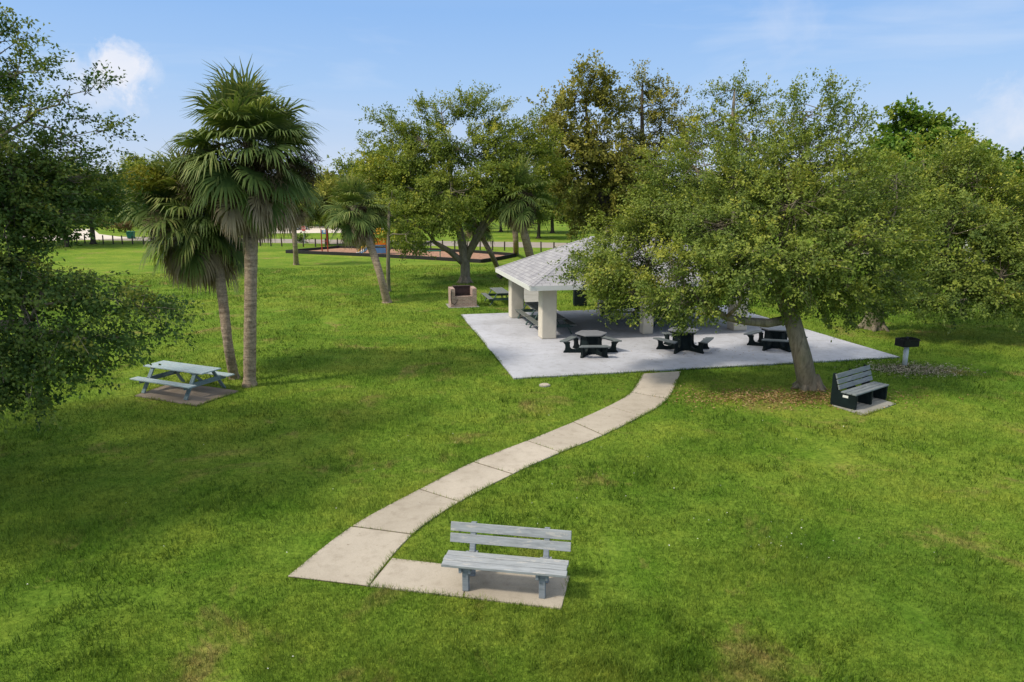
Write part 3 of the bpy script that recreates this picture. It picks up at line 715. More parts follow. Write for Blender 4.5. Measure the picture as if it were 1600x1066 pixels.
MB().box((0, .322, .74), (.95, .012, .56)).build('firebox_back', M['soot'], bb)
mb = MB()
for k in range(12): mb.beam((-.46 + k * .084, -.28, .60), (-.46 + k * .084, .30, .60), .014, .014)
mb.build('grate', M['iron'], bb)
mb = MB(); mb.tube([(-.70, -.56, .92), (-.71, -.585, .5), (-.66, -.59, .22), (-.52, -.60, .16), (-.40, -.60, .28), (-.36, -.59, .42)], [.02] * 6, 6)
mb.build('cable', M['rubber'], bb, smooth=True)
MB().box((0, .44, 1.045), (1.0, .30, .03)).build('lintel', M['soot'], bb)

# ------------------------------------------------------------------ charcoal grill on a post
gr = thing('charcoal_grill', 'black charcoal grill box on a pale steel post at the patio corner', 'grill', gp(1413, 572.5), R(14))
MB().tube([(0, 0, -.05), (0, 0, .74)], [.083, .083], 16).build('post', M['steel'], gr, smooth=True)
fb = MB(); fb.box((0, 0, .755), (.66, .42, .02)); fb.box((0, .21, .89), (.66, .018, .27)); fb.box((-.33, 0, .89), (.018, .40, .27)); fb.box((.33, 0, .89), (.018, .40, .27)); fb.box((0, -.21, .87), (.64, .018, .22))
fb.build('firebox', M['iron'], gr, bevel=.008)
mb = MB()
for k in range(14): mb.beam((-.30 + k * .046, -.20, .985), (-.30 + k * .046, .20, .985), .012, .012)
mb.beam((-.32, -.235, .985), (.32, -.235, .985), .02, .02); mb.tube([(-.2, -.235, .985), (-.2, -.36, 1.0)], [.012, .016], 6); mb.tube([(.2, -.235, .985), (.2, -.36, 1.0)], [.012, .016], 6)
mb.tube([(.1, .12, .99), (.1, .12, 1.06)], [.05, .03], 8)
mb.build('grate', M['iron'], gr)

# ------------------------------------------------------------------ small things
vc = thing('valve_cover', 'small round white valve cover set in the grass beside the patio', 'cover', (1.05, 21.2, 0))
MB().tube([(0, 0, -.05), (0, 0, .05), (0, 0, .06)], [.15, .15, .135], 20).build('lid', M['path'], vc)
MB().tube([(0, 0, -.05), (0, 0, .035)], [.18, .18], 20).build('rim', M['greyslab'], vc)
tb = thing('trash_bin', 'black square trash bin on the grass behind the pavilion', 'bin', pad(7.0, 14.9))
MB().prism([(-.36, -.36), (.36, -.36), (.36, .36), (-.36, .36)], 0, .92).build('body', M['dkplas'], tb, bevel=.04)
mb = MB(); mb.prism([(-.39, -.39), (.39, -.39), (.39, .39), (-.39, .39)], .922, .98); mb.prism([(-.25, -.25), (.25, -.25), (.25, .25), (-.25, .25)], .98, 1.06); mb.build('lid', M['rubber'], tb, bevel=.03)
gb = thing('trash_bin', 'green wheeled trash bin with closed lid beyond the fence posts', 'bin', gp(205, 373.2), R(8))
mb = MB(); mb.add([(-.40, -.36, .06), (.40, -.36, .06), (.40, .36, .06), (-.40, .36, .06), (-.50, -.46, 1.0), (.50, -.46, 1.0), (.50, .46, 1.0), (-.50, .46, 1.0)], [(0, 3, 2, 1), (4, 5, 6, 7), (0, 1, 5, 4), (1, 2, 6, 5), (2, 3, 7, 6), (3, 0, 4, 7)])
mb.build('body', M['green'], gb, bevel=.04)
MB().box((0, 0, 1.045), (1.08, 1.0, .085)).build('lid', M['green'], gb, bevel=.03)
for x in (-.40, .40): MB().tube([(x - .05, .40, .13), (x + .05, .40, .13)], [.13, .13], 14).build('wheel', M['rubber'], gb)

# fence posts along the road
FP = [(-70, 96.5), (-54.5, 91.2), (-30, 86.5), (-2, 79.5), (4.5, 76.6), (30, 67.5)]
posts = []
dist = 0; step = 1.52
pts = []
for a, c in zip(FP, FP[1:]):
    a = Vector((*a, 0)); c = Vector((*c, 0)); L = (c - a).length
    while dist < L:
        pts.append(a.lerp(c, dist / L)); dist += step
    dist -= L
fp = MB(); fp.tube([(0, 0, -.2), (0, 0, 1.06), (0, 0, 1.12)], [.085, .08, .05], 8)
p0 = None
for k, p in enumerate(pts):
    if p0 is None:
        p0 = fp.build('fence_post', M['post']); tag(p0, 'short dark wooden post in the row along the road', 'post', 'fence posts along the road'); o = p0
    else:
        o = p0.copy(); COL.objects.link(o)
    o.location = (p.x + random.uniform(-.06, .06), p.y + random.uniform(-.06, .06), 0); o.rotation_euler = (random.uniform(-.03, .03), random.uniform(-.03, .03), random.uniform(0, 6)); o.scale = (1, 1, random.uniform(.92, 1.06))

# stop sign
ss = thing('stop_sign', 'faded red octagonal stop sign beside the road, seen between the palms', 'sign', (-27.6, 91.5, 0), R(-16))
MB().tube([(0, .03, -.1), (0, .03, 2.3)], [.03, .03], 8).build('post', M['steel'], ss)
def octa(r, y0, y1):
    n = 8; P = [(r * math.cos(R(22.5 + 45 * k)), r * math.sin(R(22.5 + 45 * k))) for k in range(n)]
    vs = [(x, y0, 2.0 + z) for x, z in P] + [(x, y1, 2.0 + z) for x, z in P]
    return MB().add(vs, [tuple(range(n)), tuple(range(2 * n - 1, n - 1, -1))] + [(i, n + i, n + (i + 1) % n, (i + 1) % n) for i in range(n)])
octa(.41, -.008, .0).build('border', M['white'], ss)
octa(.375, -.014, -.009).build('panel', M['signred'], ss)
cu = bpy.data.curves.new('lettering', 'FONT'); cu.body = 'STOP'; cu.size = .30; cu.align_x = 'CENTER'; cu.align_y = 'CENTER'; cu.extrude = .002
to = bpy.data.objects.new('lettering', cu); COL.objects.link(to); to.parent = ss; to.location = (0, -.019, 2.0); to.rotation_euler = (R(90), 0, 0)
bpy.context.view_layer.update()
tm = bpy.data.meshes.new_from_object(to.evaluated_get(bpy.context.evaluated_depsgraph_get())); tm.materials.clear(); tm.materials.append(M['white'])
bpy.data.objects.remove(to); to = bpy.data.objects.new('lettering', tm); COL.objects.link(to); to.parent = ss; to.location = (0, -.019, 2.0); to.rotation_euler = (R(90), 0, 0)

# parked car
cr = thing('parked_car', 'small grey parked car on the pale lot beyond the road', 'car', gp(467, 359.3), R(68))
def hull(pr, w0, w1):
    """side profile (x,z) lofted across the width; w per point"""
    n = len(pr); vs = [(x, -w, z) for (x, z), w in zip(pr, w0)] + [(x, w, z) for (x, z), w in zip(pr, w0)]
    return MB().add(vs, [tuple(range(n)), tuple(range(2 * n - 1, n - 1, -1))] + [(i, n + i, n + (i + 1) % n, (i + 1) % n) for i in range(n)])
hull([(-2.2, .35), (-2.25, .7), (-2.1, .98), (-1.3, 1.02), (1.0, .98), (2.0, .82), (2.2, .6), (2.15, .32)], [.84, .88, .86, .88, .88, .82, .84, .82], 0).build('body', M['carpaint'], cr, bevel=.06)
hull([(-1.75, 1.0), (-1.25, 1.50), (.1, 1.53), (.95, 1.0)], [.80, .64, .64, .80], 0).build('cabin', M['glass'], cr, bevel=.03)
hull([(-1.30, 1.515), (-1.2, 1.56), (.05, 1.57), (.15, 1.54)], [.62, .60, .60, .62], 0).build('car_roof', M['carpaint'], cr)
for x in (-1.35, 1.38):
    for y in (-.80, .80):
        w = MB().tube([(x, y - .1, .32), (x, y + .1, .32)], [.32, .32], 18).build('wheel', M['rubber'], cr)
        MB().tube([(x, y - .108, .32), (x, y + .108, .32)], [.18, .18], 12).build('rim', M['steel'], w)
for y in (-.6, .6): MB().box((2.17, y, .66), (.08, .34, .14)).build('headlight', M['white'], cr, bevel=.02)

# playground equipment
ps = thing('play_structure', 'red, orange and yellow play structure with slide in the wood chip playground', 'playground', gp(588, 400) + Vector((0, 2.0, 0)), R(12))
for x in (-.7, .7):
    for y in (-.7, .7): MB().tube([(x, y, 0), (x, y, 2.3)], [.06, .06], 10).build('post', M['red'], ps)
MB().box((0, 0, .95), (1.25, 1.25, .08)).build('deck', M['blue'], ps)
MB().box((0, -.70, .45), (1.25, .05, .55)).build('panel', M['blue'], ps, bevel=.02)
mb = MB(); mb.box((.0, -.71, 1.42), (1.25, .05, .75)); mb.box((.71, 0, 1.42), (.05, 1.25, .75)); mb.build('panel', M['orange'], ps, bevel=.04)
MB().add([(-.85, -.85, 2.2), (.85, -.85, 2.2), (.85, .85, 2.2), (-.85, .85, 2.2), (0, 0, 2.95)], [(0, 1, 4), (1, 2, 4), (2, 3, 4), (3, 0, 4), (3, 2, 1, 0)]).build('roof', M['yellow'], ps)
mb = MB()
sp = [(-.72, 0, .98), (-1.1, -.25, .85), (-1.6, -.5, .45), (-2.0, -.7, .22), (-2.3, -.85, .18)]
for a, c in zip(sp, sp[1:]):
    mb.beam(a, c, .50, .03)
mb.build('slide', M['blue'], ps)
mb = MB()
for off in (-.28, .28):
    mb.tube([(x + off * .5, y + off * .86, z + .10) for x, y, z in sp], [.06] * 5, 6)
mb.build('slide_rail', M['white'], ps, smooth=True)
tunnel = thing('play_tunnel', 'rounded yellow crawl tunnel on the wood chips left of the slide', 'play tunnel', gp(568, 398.5) + Vector((0, .8, .06)), R(10))
mb = MB(); n = 12
for (r0_, nm, mt) in ((.62, 'shell', M['yellow']),):
    vs = []; fs = []
    for j, y in enumerate((-.75, .75)):
        for rr_ in (r0_, r0_ - .08):
            for k in range(n + 1):
                a = math.pi * k / n; vs.append((rr_ * math.cos(a) * 1.25, y, rr_ * math.sin(a) * 1.35))
    m_ = n + 1
    for k in range(n):
        fs += [(k, k + 1, 2 * m_ + k + 1, 2 * m_ + k), (m_ + k + 1, m_ + k, 3 * m_ + k, 3 * m_ + k + 1), (k + 1, k, m_ + k, m_ + k + 1), (2 * m_ + k, 2 * m_ + k + 1, 3 * m_ + k + 1, 3 * m_ + k)]
    MB().add(vs, fs).build(nm, mt, tunnel)
MB().tube([(0, .7, .30), (0, .76, .30)], [.16, .16], 14).build('window_ring', M['orange'], tunnel)
cf = thing('climbing_frame', 'two red uprights joined by a blue and white top panel in the playground', 'climbing frame', gp(508, 394.6), R(-5))
for x in (-.33, .33): MB().tube([(x, 0, 0), (x, 0, 2.55)], [.065, .065], 10).build('post', M['red'], cf)
MB().box((0, 0, 2.25), (.50, .06, .42)).build('panel', M['blue'], cf, bevel=.03)
MB().box((.05, -.045, 2.30), (.24, .02, .22)).build('emblem', M['white'], cf)
MB().tube([(-.33, 0, 1.25), (.33, 0, 1.25)], [.03, .03], 8).build('rung', M['red'], cf)
bl = thing('balance_bar', 'thin green balance bar on posts at the right of the playground', 'balance bar', gp(672, 405), R(3))
for x in (-1.0, 1.0): MB().tube([(x, 0, 0), (x, 0, .8)], [.05, .05], 8).build('post', M['green'], bl)
MB().tube([(-1.1, 0, .8), (1.1, 0, .8)], [.05, .05], 8).build('rail', M['green'], bl)

# ------------------------------------------------------------------ palms
b1 = gp(390, 603)
palm('tallest palm, straight pale trunk and shaggy crown, behind the blue picnic table',
     [(b1, .20), (at(391, 500, 21.6), .185), (at(392, 420, 21.6), .19), (at(393, 340, 21.6), .20), (at(391, 265, 21.6), .19), (at(388, 222, 21.6), .13)],
     1.10, 108, 84, 1.0, seed=3, stalks=8)
b2_ = gp(366, 591)
palm('shorter leaning palm with yellow flower spray beside the tallest palm',
     [(b2_, .165), (at(356, 535, 22.2), .15), (at(347, 460, 22.4), .165), (at(337, 400, 22.6), .18), (at(314, 350, 22.8), .18), (at(294, 322, 22.8), .12)],
     1.0, 80, 70, 1.05, seed=5, stalks=5, flower=True)
b3 = gp(605, 473)
palm('small leaning palm with drooping brown skirt in the middle of the lawn',
     [(b3, .24), (at(594, 430, 38.8), .20), (at(581, 390, 39), .22), (at(564, 350, 39), .24), (at(551, 322, 39), .16)],
     .95, 72, 50, .95, seed=8, stalks=2, nseg=24, tone0=.05)
b4 = gp(463, 414)
palm('slim pale-trunked palm by the playground corner, crown behind the tallest palm',
     [(b4, .24), (at(461, 380, 60.5), .20), (at(458, 340, 60.5), .22), (at(456, 305, 60.5), .18)],
     1.15, 36, 26, 1.0, seed=11, stalks=1, nseg=18)
b5 = gp(838, 438)
palm('thick-trunked palm with russet skirt just behind the pavilion roof',
     [(b5, .34), (at(823, 380, 47), .28), (at(815, 342, 46.5), .30), (at(812, 300, 46.5), .18)], 1.2, 56, 34, .8, seed=13, stalks=0, nseg=22)
b6 = gp(806, 398)
palm('dark shorter palm with narrow skirt left of the thick-trunked palm behind the roof',
     [(b6, .3), (at(806, 380, 67), .27), (at(804, 345, 67), .28), (at(803, 318, 67), .2)], 1.15, 30, 18, .8, seed=17, stalks=0, nseg=18, tone0=-.1)
b7 = gp(778, 420)
palm('pale leaning palm behind the left corner of the pavilion roof',
     [(b7, .22), (at(768, 398, 54), .2), (at(755, 374, 54), .2), (at(738, 338, 54), .16)], 1.0, 28, 8, .8, seed=19, stalks=0, nseg=18, tone0=-.1)

# ------------------------------------------------------------------ broadleaf trees
def B(px, py, z, rpx, cf=1.0): return (at(px, py, z), rpx * z / FPX, cf)
# big oak on the right
ob = gp(1263, 607)
oak_trunk = [(ob, .315), (at(1254, 560, 21.2), .28), (at(1241, 510, 21.3), .255), (at(1226, 465, 21.4), .27), (at(1222, 420, 21.6), .22), (at(1230, 340, 21.8), .16), (at(1236, 270, 22), .11)]
oak_blobs = [B(930, 420, 22.5, 48, 1.35), B(975, 455, 21.5, 50, 1.3), B(950, 440, 21.5, 44), B(1000, 395, 23.5, 70), B(1060, 430, 21, 75), B(958, 375, 23.5, 46, 1.2), B(1050, 478, 20.5, 40, .9), B(1100, 490, 20.3, 32, .8),
             B(1125, 430, 20.5, 62), B(1050, 330, 23.5, 72), B(1120, 360, 21.5, 85), B(1030, 270, 24.5, 42, .75), B(1095, 270, 23.5, 62), B(1170, 285, 22, 75), B(1190, 400, 20, 75),
             B(1165, 215, 23, 40, .5), B(1240, 330, 20.5, 85), B(1255, 245, 22, 70), B(1265, 180, 22.3, 52, .55), B(1300, 150, 22.5, 34, .35), B(1225, 190, 22.6, 36, .4), B(1320, 215, 22, 50, .6), B(1255, 425, 19.6, 60),
             B(1320, 300, 21, 78), B(1330, 390, 20, 75), B(1320, 455, 20, 50, .9), B(1390, 350, 21.5, 60), B(1385, 430, 21, 50), B(1400, 285, 22.5, 45, .8), B(1190, 440, 23, 42, .8), B(1235, 462, 20.5, 36, .8), B(1335, 490, 21.5, 30, .6), B(1155, 448, 19.5, 34, .7), B(1370, 470, 22.5, 36, .9), B(1420, 455, 23, 36, .9), B(1290, 470, 21, 40, .8), B(1400, 390, 21.5, 50)]
tree('oak_tree', 'large spreading oak with leaning trunk standing in front of the pavilion', 'oak tree', ob, oak_trunk, oak_blobs, M['oakleaf'], M['bark'],
     leaf=(.098, .058), per=96, crad=.36, clus=195, seed=21, twigs=.42, extra=[[(at(1228, 500, 21.3), .15), (at(1200, 505, 21.0), .14), (at(1165, 502, 20.8), .12), (at(1134, 496, 20.7), .10), (at(1095, 470, 20.8), .07)]])
# second oak behind it on the right
o2 = gp(1365, 514)
tree('oak_tree', 'wide oak at the right edge, low limbs hanging over dark shaded lawn', 'oak tree', o2,
     [(o2, .42), (at(1366, 480, 31), .38), (at(1375, 440, 31), .34), (at(1400, 400, 31), .26), (at(1440, 350, 31), .2), (at(1480, 320, 31), .14)],
     [B(1400, 300, 31, 62), B(1450, 275, 31, 68), B(1515, 285, 31, 60), B(1560, 330, 30, 62), B(1600, 380, 29, 62), B(1640, 420, 28, 60), B(1570, 425, 28, 58), B(1500, 430, 28.5, 55), B(1430, 430, 29, 52),
      B(1470, 360, 29, 70), B(1530, 370, 29, 65), B(1410, 370, 30, 55), B(1540, 465, 28, 26, .8), B(1470, 465, 28.5, 26, .6), B(1620, 460, 27, 40, .8), B(1640, 340, 30, 60), B(1500, 245, 31.5, 36, .6), B(1700, 400, 29, 70), B(1690, 330, 31, 60), B(1590, 465, 28, 30, .7), B(1500, 470, 27.5, 34, .8), B(1440, 470, 28, 30, .8), B(1560, 475, 27.5, 26, .8), B(1390, 455, 29, 36, .8)],
     M['oakleaf'], M['bark'], leaf=(.13, .08), per=70, crad=.42, clus=160, seed=23, twigs=.3, tone0=-.02)
# dark dome behind
o3 = at(1470, 402, 52); o3 = Vector((o3.x, o3.y, 0))
tree('broadleaf_tree', 'tall deep green dome-shaped tree rising behind the right-hand oak', 'tree', o3,
     [(o3, .45), (o3 + Vector((0, 0, 4)), .38), (at(1440, 300, 52), .28), (at(1430, 240, 52), .16)],
     [B(1425, 205, 52, 40), B(1385, 240, 52, 40), B(1465, 230, 52, 46), B(1510, 255, 51, 42), B(1555, 270, 51, 36), B(1575, 290, 51, 26), B(1440, 270, 51, 60), B(1510, 300, 50, 60), B(1370, 280, 51, 50), B(1410, 182, 52, 18, .7), B(1445, 188, 52, 16, .7), B(1560, 330, 50, 44)],
     M['mapleleaf'], M['darkbark'], leaf=(.32, .23), per=42, crad=.6, clus=85, seed=29, twigs=.1, tone0=-.05)
# middle tree behind the barbecue
mb_ = gp(727, 442)
tree('broadleaf_tree', 'broad green tree with forked trunk growing right behind the brick barbecue', 'tree', mb_,
     [(mb_, .36), (at(727, 415, 48.6), .34), (at(724, 392, 48.6), .32), (at(716, 350, 48.6), .24), (at(707, 300, 48.6), .18), (at(700, 240, 48.6), .12)],
     [B(603, 185, 49, 26, .5), B(630, 215, 49, 34, .85), B(655, 165, 49, 24, .45), B(690, 178, 49, 32, .75), B(580, 225, 49, 18, .3), B(745, 165, 49, 32, .7), B(775, 185, 49, 30, .7), B(810, 210, 49, 32, .8), B(665, 225, 48, 46), B(720, 230, 48, 50), B(775, 235, 48, 46), B(820, 245, 49, 34, .8),
      B(608, 270, 48, 46, 1.15), B(585, 318, 49, 32, 1.0), B(650, 300, 47, 52), B(705, 300, 46, 56), B(765, 295, 47, 52), B(815, 300, 48, 40, .9), B(640, 350, 45.5, 44), B(690, 340, 45, 36), B(610, 330, 47, 34, .8), B(745, 318, 47, 40), B(640, 384, 44.5, 24, .7), B(795, 270, 47, 40), B(590, 290, 48, 28, .7), B(640, 260, 47.5, 40), B(842, 225, 50, 36, .8), B(858, 262, 54, 34, .8), B(830, 190, 50, 26, .5), B(575, 262, 49, 26, .6), B(560, 215, 49, 12, .25)],
     M['midleaf'], M['bark'], leaf=(.165, .10), per=88, crad=.55, clus=84, seed=31, twigs=.2, limb_r=.6, extra=[[(at(727, 408, 48.6), .28), (at(743, 372, 48.6), .23), (at(765, 330, 48.4), .17), (at(785, 290, 48), .1)], [(at(725, 412, 48.6), .25), (at(703, 393, 48.2), .21), (at(678, 378, 47.5), .14)], [(at(732, 400, 48.6), .2), (at(760, 352, 48.4), .15), (at(795, 318, 48), .1)]])
# slender tree beside the small palm
sb = gp(607, 456)
tree('young_tree', 'slender young tree with thin straight trunk behind the small leaning palm', 'tree', sb,
     [(sb, .14), (at(606.5, 410, 43), .12), (at(607, 370, 43), .1), (at(608, 330, 43), .08)],
     [B(612, 338, 43, 24, .8), B(634, 366, 42.5, 24, .8), B(612, 305, 43, 26, .7), B(648, 385, 42, 14, .8)], M['midleaf'], M['bark'], leaf=(.17, .10), per=40, crad=.45, clus=60, seed=37, twigs=.2, tone0=.03)
# olive brown tall trees behind the pavilion
bt_ = at(952, 398, 58); bt_ = Vector((bt_.x, bt_.y, 0))
tree('broadleaf_tree', 'tall olive-brown tree, the highest crown, behind the pavilion roof', 'tree', bt_,
     [(bt_, .5), (at(950, 350, 58), .42), (at(945, 318, 58), .36), (at(925, 280, 58), .26), (at(920, 220, 58), .18), (at(915, 160, 58), .1)],
     [B(925, 128, 58, 34, .85), B(895, 160, 58, 38, .8), B(948, 160, 58, 38, .85), B(868, 172, 58, 34, .6), B(870, 215, 57, 46, .9), B(925, 215, 57, 44), B(860, 250, 57, 36, .8), B(905, 260, 56.5, 44), B(950, 250, 57, 46), B(875, 300, 57, 34, .8), B(980, 290, 57, 44), B(930, 310, 58.5, 40, .8), B(960, 340, 58, 36, .8), B(850, 210, 58, 24, .4), B(905, 345, 58.5, 26, .7), B(1000, 240, 59, 36)],
     M['brownleaf'], M['darkbark'], leaf=(.27, .17), per=42, crad=.6, clus=76, seed=41, twigs=.25, limb_r=.6, extra=[[(at(945, 320, 58), .28), (at(962, 285, 58), .22), (at(968, 240, 58), .14)]])
bt2 = at(1008, 398, 61); bt2 = Vector((bt2.x, bt2.y, 0))
tree('broadleaf_tree', 'thin open-crowned tree with reddish upright stem right of the highest crown', 'tree', bt2,
     [(bt2, .36), (at(1006, 320, 61), .3), (at(1004, 230, 61), .22), (at(1003, 170, 61), .14), (at(1004, 130, 61), .07)],
     [B(1008, 128, 61, 28, .9), B(982, 165, 61, 28, .8), B(1022, 165, 61, 32, .9), B(1050, 155, 61, 28, .4), B(1062, 190, 61, 34, .8), B(1028, 205, 61, 36, .9), B(988, 210, 61, 34, .9), B(1075, 222, 60, 38, .95), B(1010, 270, 61, 44), B(1060, 270, 61, 40)],
     M['brownleaf'], M['darkbark'], leaf=(.22, .13), per=40, crad=.55, clus=70, seed=43, twigs=.35, tone0=.03)
bt3 = at(1150, 400, 50); bt3 = Vector((bt3.x, bt3.y, 0))
tree('broadleaf_tree', 'airy pale green treetop showing above the oak, between oak and open-crowned tree', 'tree', bt3,
     [(bt3, .4), (at(1150, 320, 50), .32), (at(1148, 230, 50), .22), (at(1145, 180, 50), .13), (at(1148, 140, 50), .07)],
     [B(1155, 138, 50, 30, .7), B(1122, 148, 50, 24, .7), B(1182, 158, 50, 30, .75), B(1105, 195, 50, 36, .85), B(1150, 190, 50, 40, .9), B(1194, 200, 50, 34, .9), B(1080, 228, 50, 40, .95), B(1140, 240, 50, 40), B(1200, 250, 50, 34, .8), B(1160, 290, 50, 50)],
     M['midleaf'], M['bark'], leaf=(.19, .11), per=40, crad=.5, clus=70, seed=47, twigs=.35, tone0=.06)
# big oak on the left, trunk outside the picture
lb_ = Vector((-14.5, 13.5, 0))
L0 = lb_
left_blobs = [B(15, 120, 15, 62, .28), B(75, 105, 15, 44, .17), B(100, 150, 14.6, 46, .18), B(40, 190, 14.6, 75, .30), B(110, 215, 14.8, 56, .28), B(150, 130, 15, 26, .16), B(165, 205, 15, 30, .2), B(20, 40, 15.5, 34, .22), B(-30, 80, 15, 80, .5),
              B(30, 280, 14.5, 85, 1.1), B(110, 285, 15, 70, .95), B(160, 300, 15.5, 40, .65), B(20, 340, 14, 70, 1.1), B(85, 335, 14.5, 52, .95), B(-60, 200, 15, 110, .7), B(-60, 330, 14, 110, .8),
              B(15, 430, 13.6, 60, .85), B(70, 455, 13.6, 44, .85), B(120, 468, 13.4, 48, .85), B(170, 466, 13.4, 42, .8), B(215, 482, 13.2, 40, .7), B(252, 500, 13.1, 28, .5), B(60, 520, 13.3, 64, .9), B(135, 530, 13.1, 50, .85), B(195, 525, 13, 34, .55), B(15, 590, 12.9, 52, .9), B(75, 590, 12.8, 42, .75), B(45, 632, 12.6, 28, .6), B(155, 575, 13, 20, .3), B(-40, 560, 13, 90, .8), B(-50, 450, 13.5, 90, .8), B(265, 480, 13.3, 18, .5),
              (Vector((-17, 13, 5)), 2.2, .9), (Vector((-17.5, 15, 7)), 2.4, .8), (Vector((-15, 12, 8)), 2.4, 1.1), (Vector((-13, 10.5, 6)), 2.2, 1.1), (Vector((-14.5, 10, 4)), 2.0, 1.0), (Vector((-12.3, 11.5, 8.0)), 2.2, 1.0), (Vector((-18, 11.5, 6.5)), 2.2, .8), (Vector((-16, 16, 9)), 2.0, .6), (Vector((-13.5, 12.5, 9.5)), 2.0, .9)]
tree('oak_tree', 'dark leafy oak at the left edge with a low bough reaching over the lawn', 'oak tree', lb_,
     [(lb_, .5), (lb_ + Vector((.1, 0, 1.6)), .46), (lb_ + Vector((.3, .3, 3.0)), .38), (lb_ + Vector((.8, .6, 4.6)), .3), (lb_ + Vector((1.4, .9, 6.3)), .2), (lb_ + Vector((1.8, 1.1, 8)), .12)],
     left_blobs, M['darkleaf'], M['bark'], leaf=(.088, .054), per=80, crad=.32, clus=290, seed=53, twigs=.5, tone0=.06, extra=[[(lb_ + Vector((.2, 0, 2.2)), .24), (lb_ + Vector((1.6, -.1, 2.9)), .2), (lb_ + Vector((3.4, -.2, 3.3)), .15), (lb_ + Vector((5, -.2, 3.5)), .1)], [(lb_ + Vector((.5, .4, 3.8)), .22), (lb_ + Vector((2.2, .8, 5.2)), .16), (lb_ + Vector((3.8, 1.0, 6.4)), .1)]])

# trees by the road on the left and the far row
def proto(name, label, mat, h, w, seed, leaf=.30, clus=44, tone0=0.0, trunk_h=.16, group=None):
    r_ = random.Random(seed); bl = []
    for k in range(15):
        a = k * 2.4; rr_ = w * .5 * math.sqrt((k + .5) / 15) * .8; zz = h * (trunk_h + .14 + (1 - trunk_h - .25) * (1 - (rr_ / (w * .5)) ** 1.6) * r_.uniform(.45, 1.0))
        bl.append((Vector((rr_ * math.cos(a), rr_ * math.sin(a), zz)), w * r_.uniform(.15, .22), r_.uniform(.6, 1)))
    return tree(name, label, 'tree', (0, 0, 0), [(Vector((0, 0, 0)), .32), (Vector((.1, 0, h * trunk_h)), .27), (Vector((0, .2, h * .45)), .2), (Vector((.1, 0, h * .75)), .08)], bl, mat, M['darkbark'],
                leaf=(leaf, leaf * .62), per=36, crad=.75, clus=clus, seed=seed, twigs=.1, tone0=tone0, group=group)
FG = 'trees in the far row beyond the road'
pA = proto('broadleaf_tree', 'round dark green tree by the road, left of the green bin', M['darkleaf'], 10.5, 12.5, 61, tone0=.08, trunk_h=.24)
pA.location = gp(146, 381.5); pA.location.z = 0
dup(pA, gp(104, 386), 2.0, 'round dark green tree by the road, nearest the left edge', None, (.95, .95, 1.05))
dup(pA, gp(20, 383), 4.0, 'dark green tree behind the left oak, mostly hidden by its leaves', None, (1.1, 1.1, 1.0))
pB = proto('broadleaf_tree', 'yellow-green tree in the far row beyond the road', M['farleaf'], 10.5, 11, 67, leaf=.4, group=FG)
pC = proto('broadleaf_tree', 'dull green tree in the far row beyond the road', M['midleaf'], 12.0, 12, 71, leaf=.4, tone0=-.03, group=FG)
far = []
rd = random.Random(5)
xs = [-118, -107, -97, -86, -77, -66, -55, -46, -37, -29, -20, -11, -2, 7, 16, 26, 36, 47, 58, 70, 83, 96]
for k, x in enumerate(xs):
    y = 146 - x * .10 + rd.uniform(-9, 9) if x < -15 else 128 - x * .35 + rd.uniform(-6, 6)
    src = (pB, pC)[k % 2 if k % 5 else 0]
    s = rd.uniform(.85, 1.15)
    if k in (3, 4): s *= 1.15
    if x < -15: s *= 1.25
    if k == 0: src = pB; pB.location = (x, y, 0)
    elif k == 1: src = pC; pC.location = (x, y, 0)
    else: dup(src, (x, y, 0), rd.uniform(0, 6.28), None, FG, (s, s, s * rd.uniform(.9, 1.1)))
dup(pC, gp(238, 377.5), 1.0, 'pale green tree behind the leaning palm, right of the green bin', None, (.72, .72, .93))
dup(pB, gp(512, 383), 1.9, 'yellow-green tree on the lawn strip between the tallest palm and the small palm', None, (.62, .62, .92))
dup(pB, gp(575, 381), 3.3, 'yellow-green tree behind the play structure, left of the broad green tree', None, (.8, .8, .95))
for x_, y_, s_, src in ((24, 66, .85, pC), (34, 62, .8, pB), (43, 54, .75, pC), (30, 74, .9, pC), (50, 76, .9, pB), (4, 104, .9, pC), (17, 98, .9, pB)):
    dup(src, Vector((x_, y_, 0)), x_ * 1.3, 'bushy tree on the lawn behind the pavilion and the big oak', 'trees behind the pavilion and oak', (s_, s_, s_ * .85))
dup(pC, Vector((13, 74, 0)), 3.0, 'dull green tree on the lawn beyond the road, right of the olive-brown tree', None, (.9, .9, .8))
dup(pC, Vector((46, 62, 0)), 5.1, 'bushy tree on the lawn behind the pavilion and the big oak', 'trees behind the pavilion and oak', (.9, .9, .8))
dup(pC, Vector((36, 50, 0)), 4.1, 'bushy tree on the lawn behind the pavilion and the big oak', 'trees behind the pavilion and oak', (.7, .7, .72))
dup(pB, Vector((62, 62, 0)), 2.2, 'bright yellow-green tree at the far right edge beside a white house', None, (.7, .7, .72))
q = np.random.default_rng(101); m = 90000
X_ = q.uniform(-230, 230, m); top = 7.5 + 5.5 * np.abs(np.sin(X_ * .11) * np.sin(X_ * .047 + 1)) + 1.6 * np.sin(X_ * .53)
P_ = np.stack([X_, 205 - .15 * X_ + q.normal(0, 3.5, m) - 3 * np.sin(X_ * .3), top * q.random(m) ** .75], 1)
raw_mesh('distant_woods', leaf_quads(P_, q.normal(size=(m, 3)), q.normal(size=(m, 3)) + np.array([0, -.4, .6]), q.uniform(.5, 1.1, m), q.uniform(.2, .4, m)), 4, M['farleaf'], None, .30 + .3 * P_[:, 2] / 12 + q.normal(0, .15, m) + .15 * np.sin(X_ * .21))['kind'] = 'stuff'
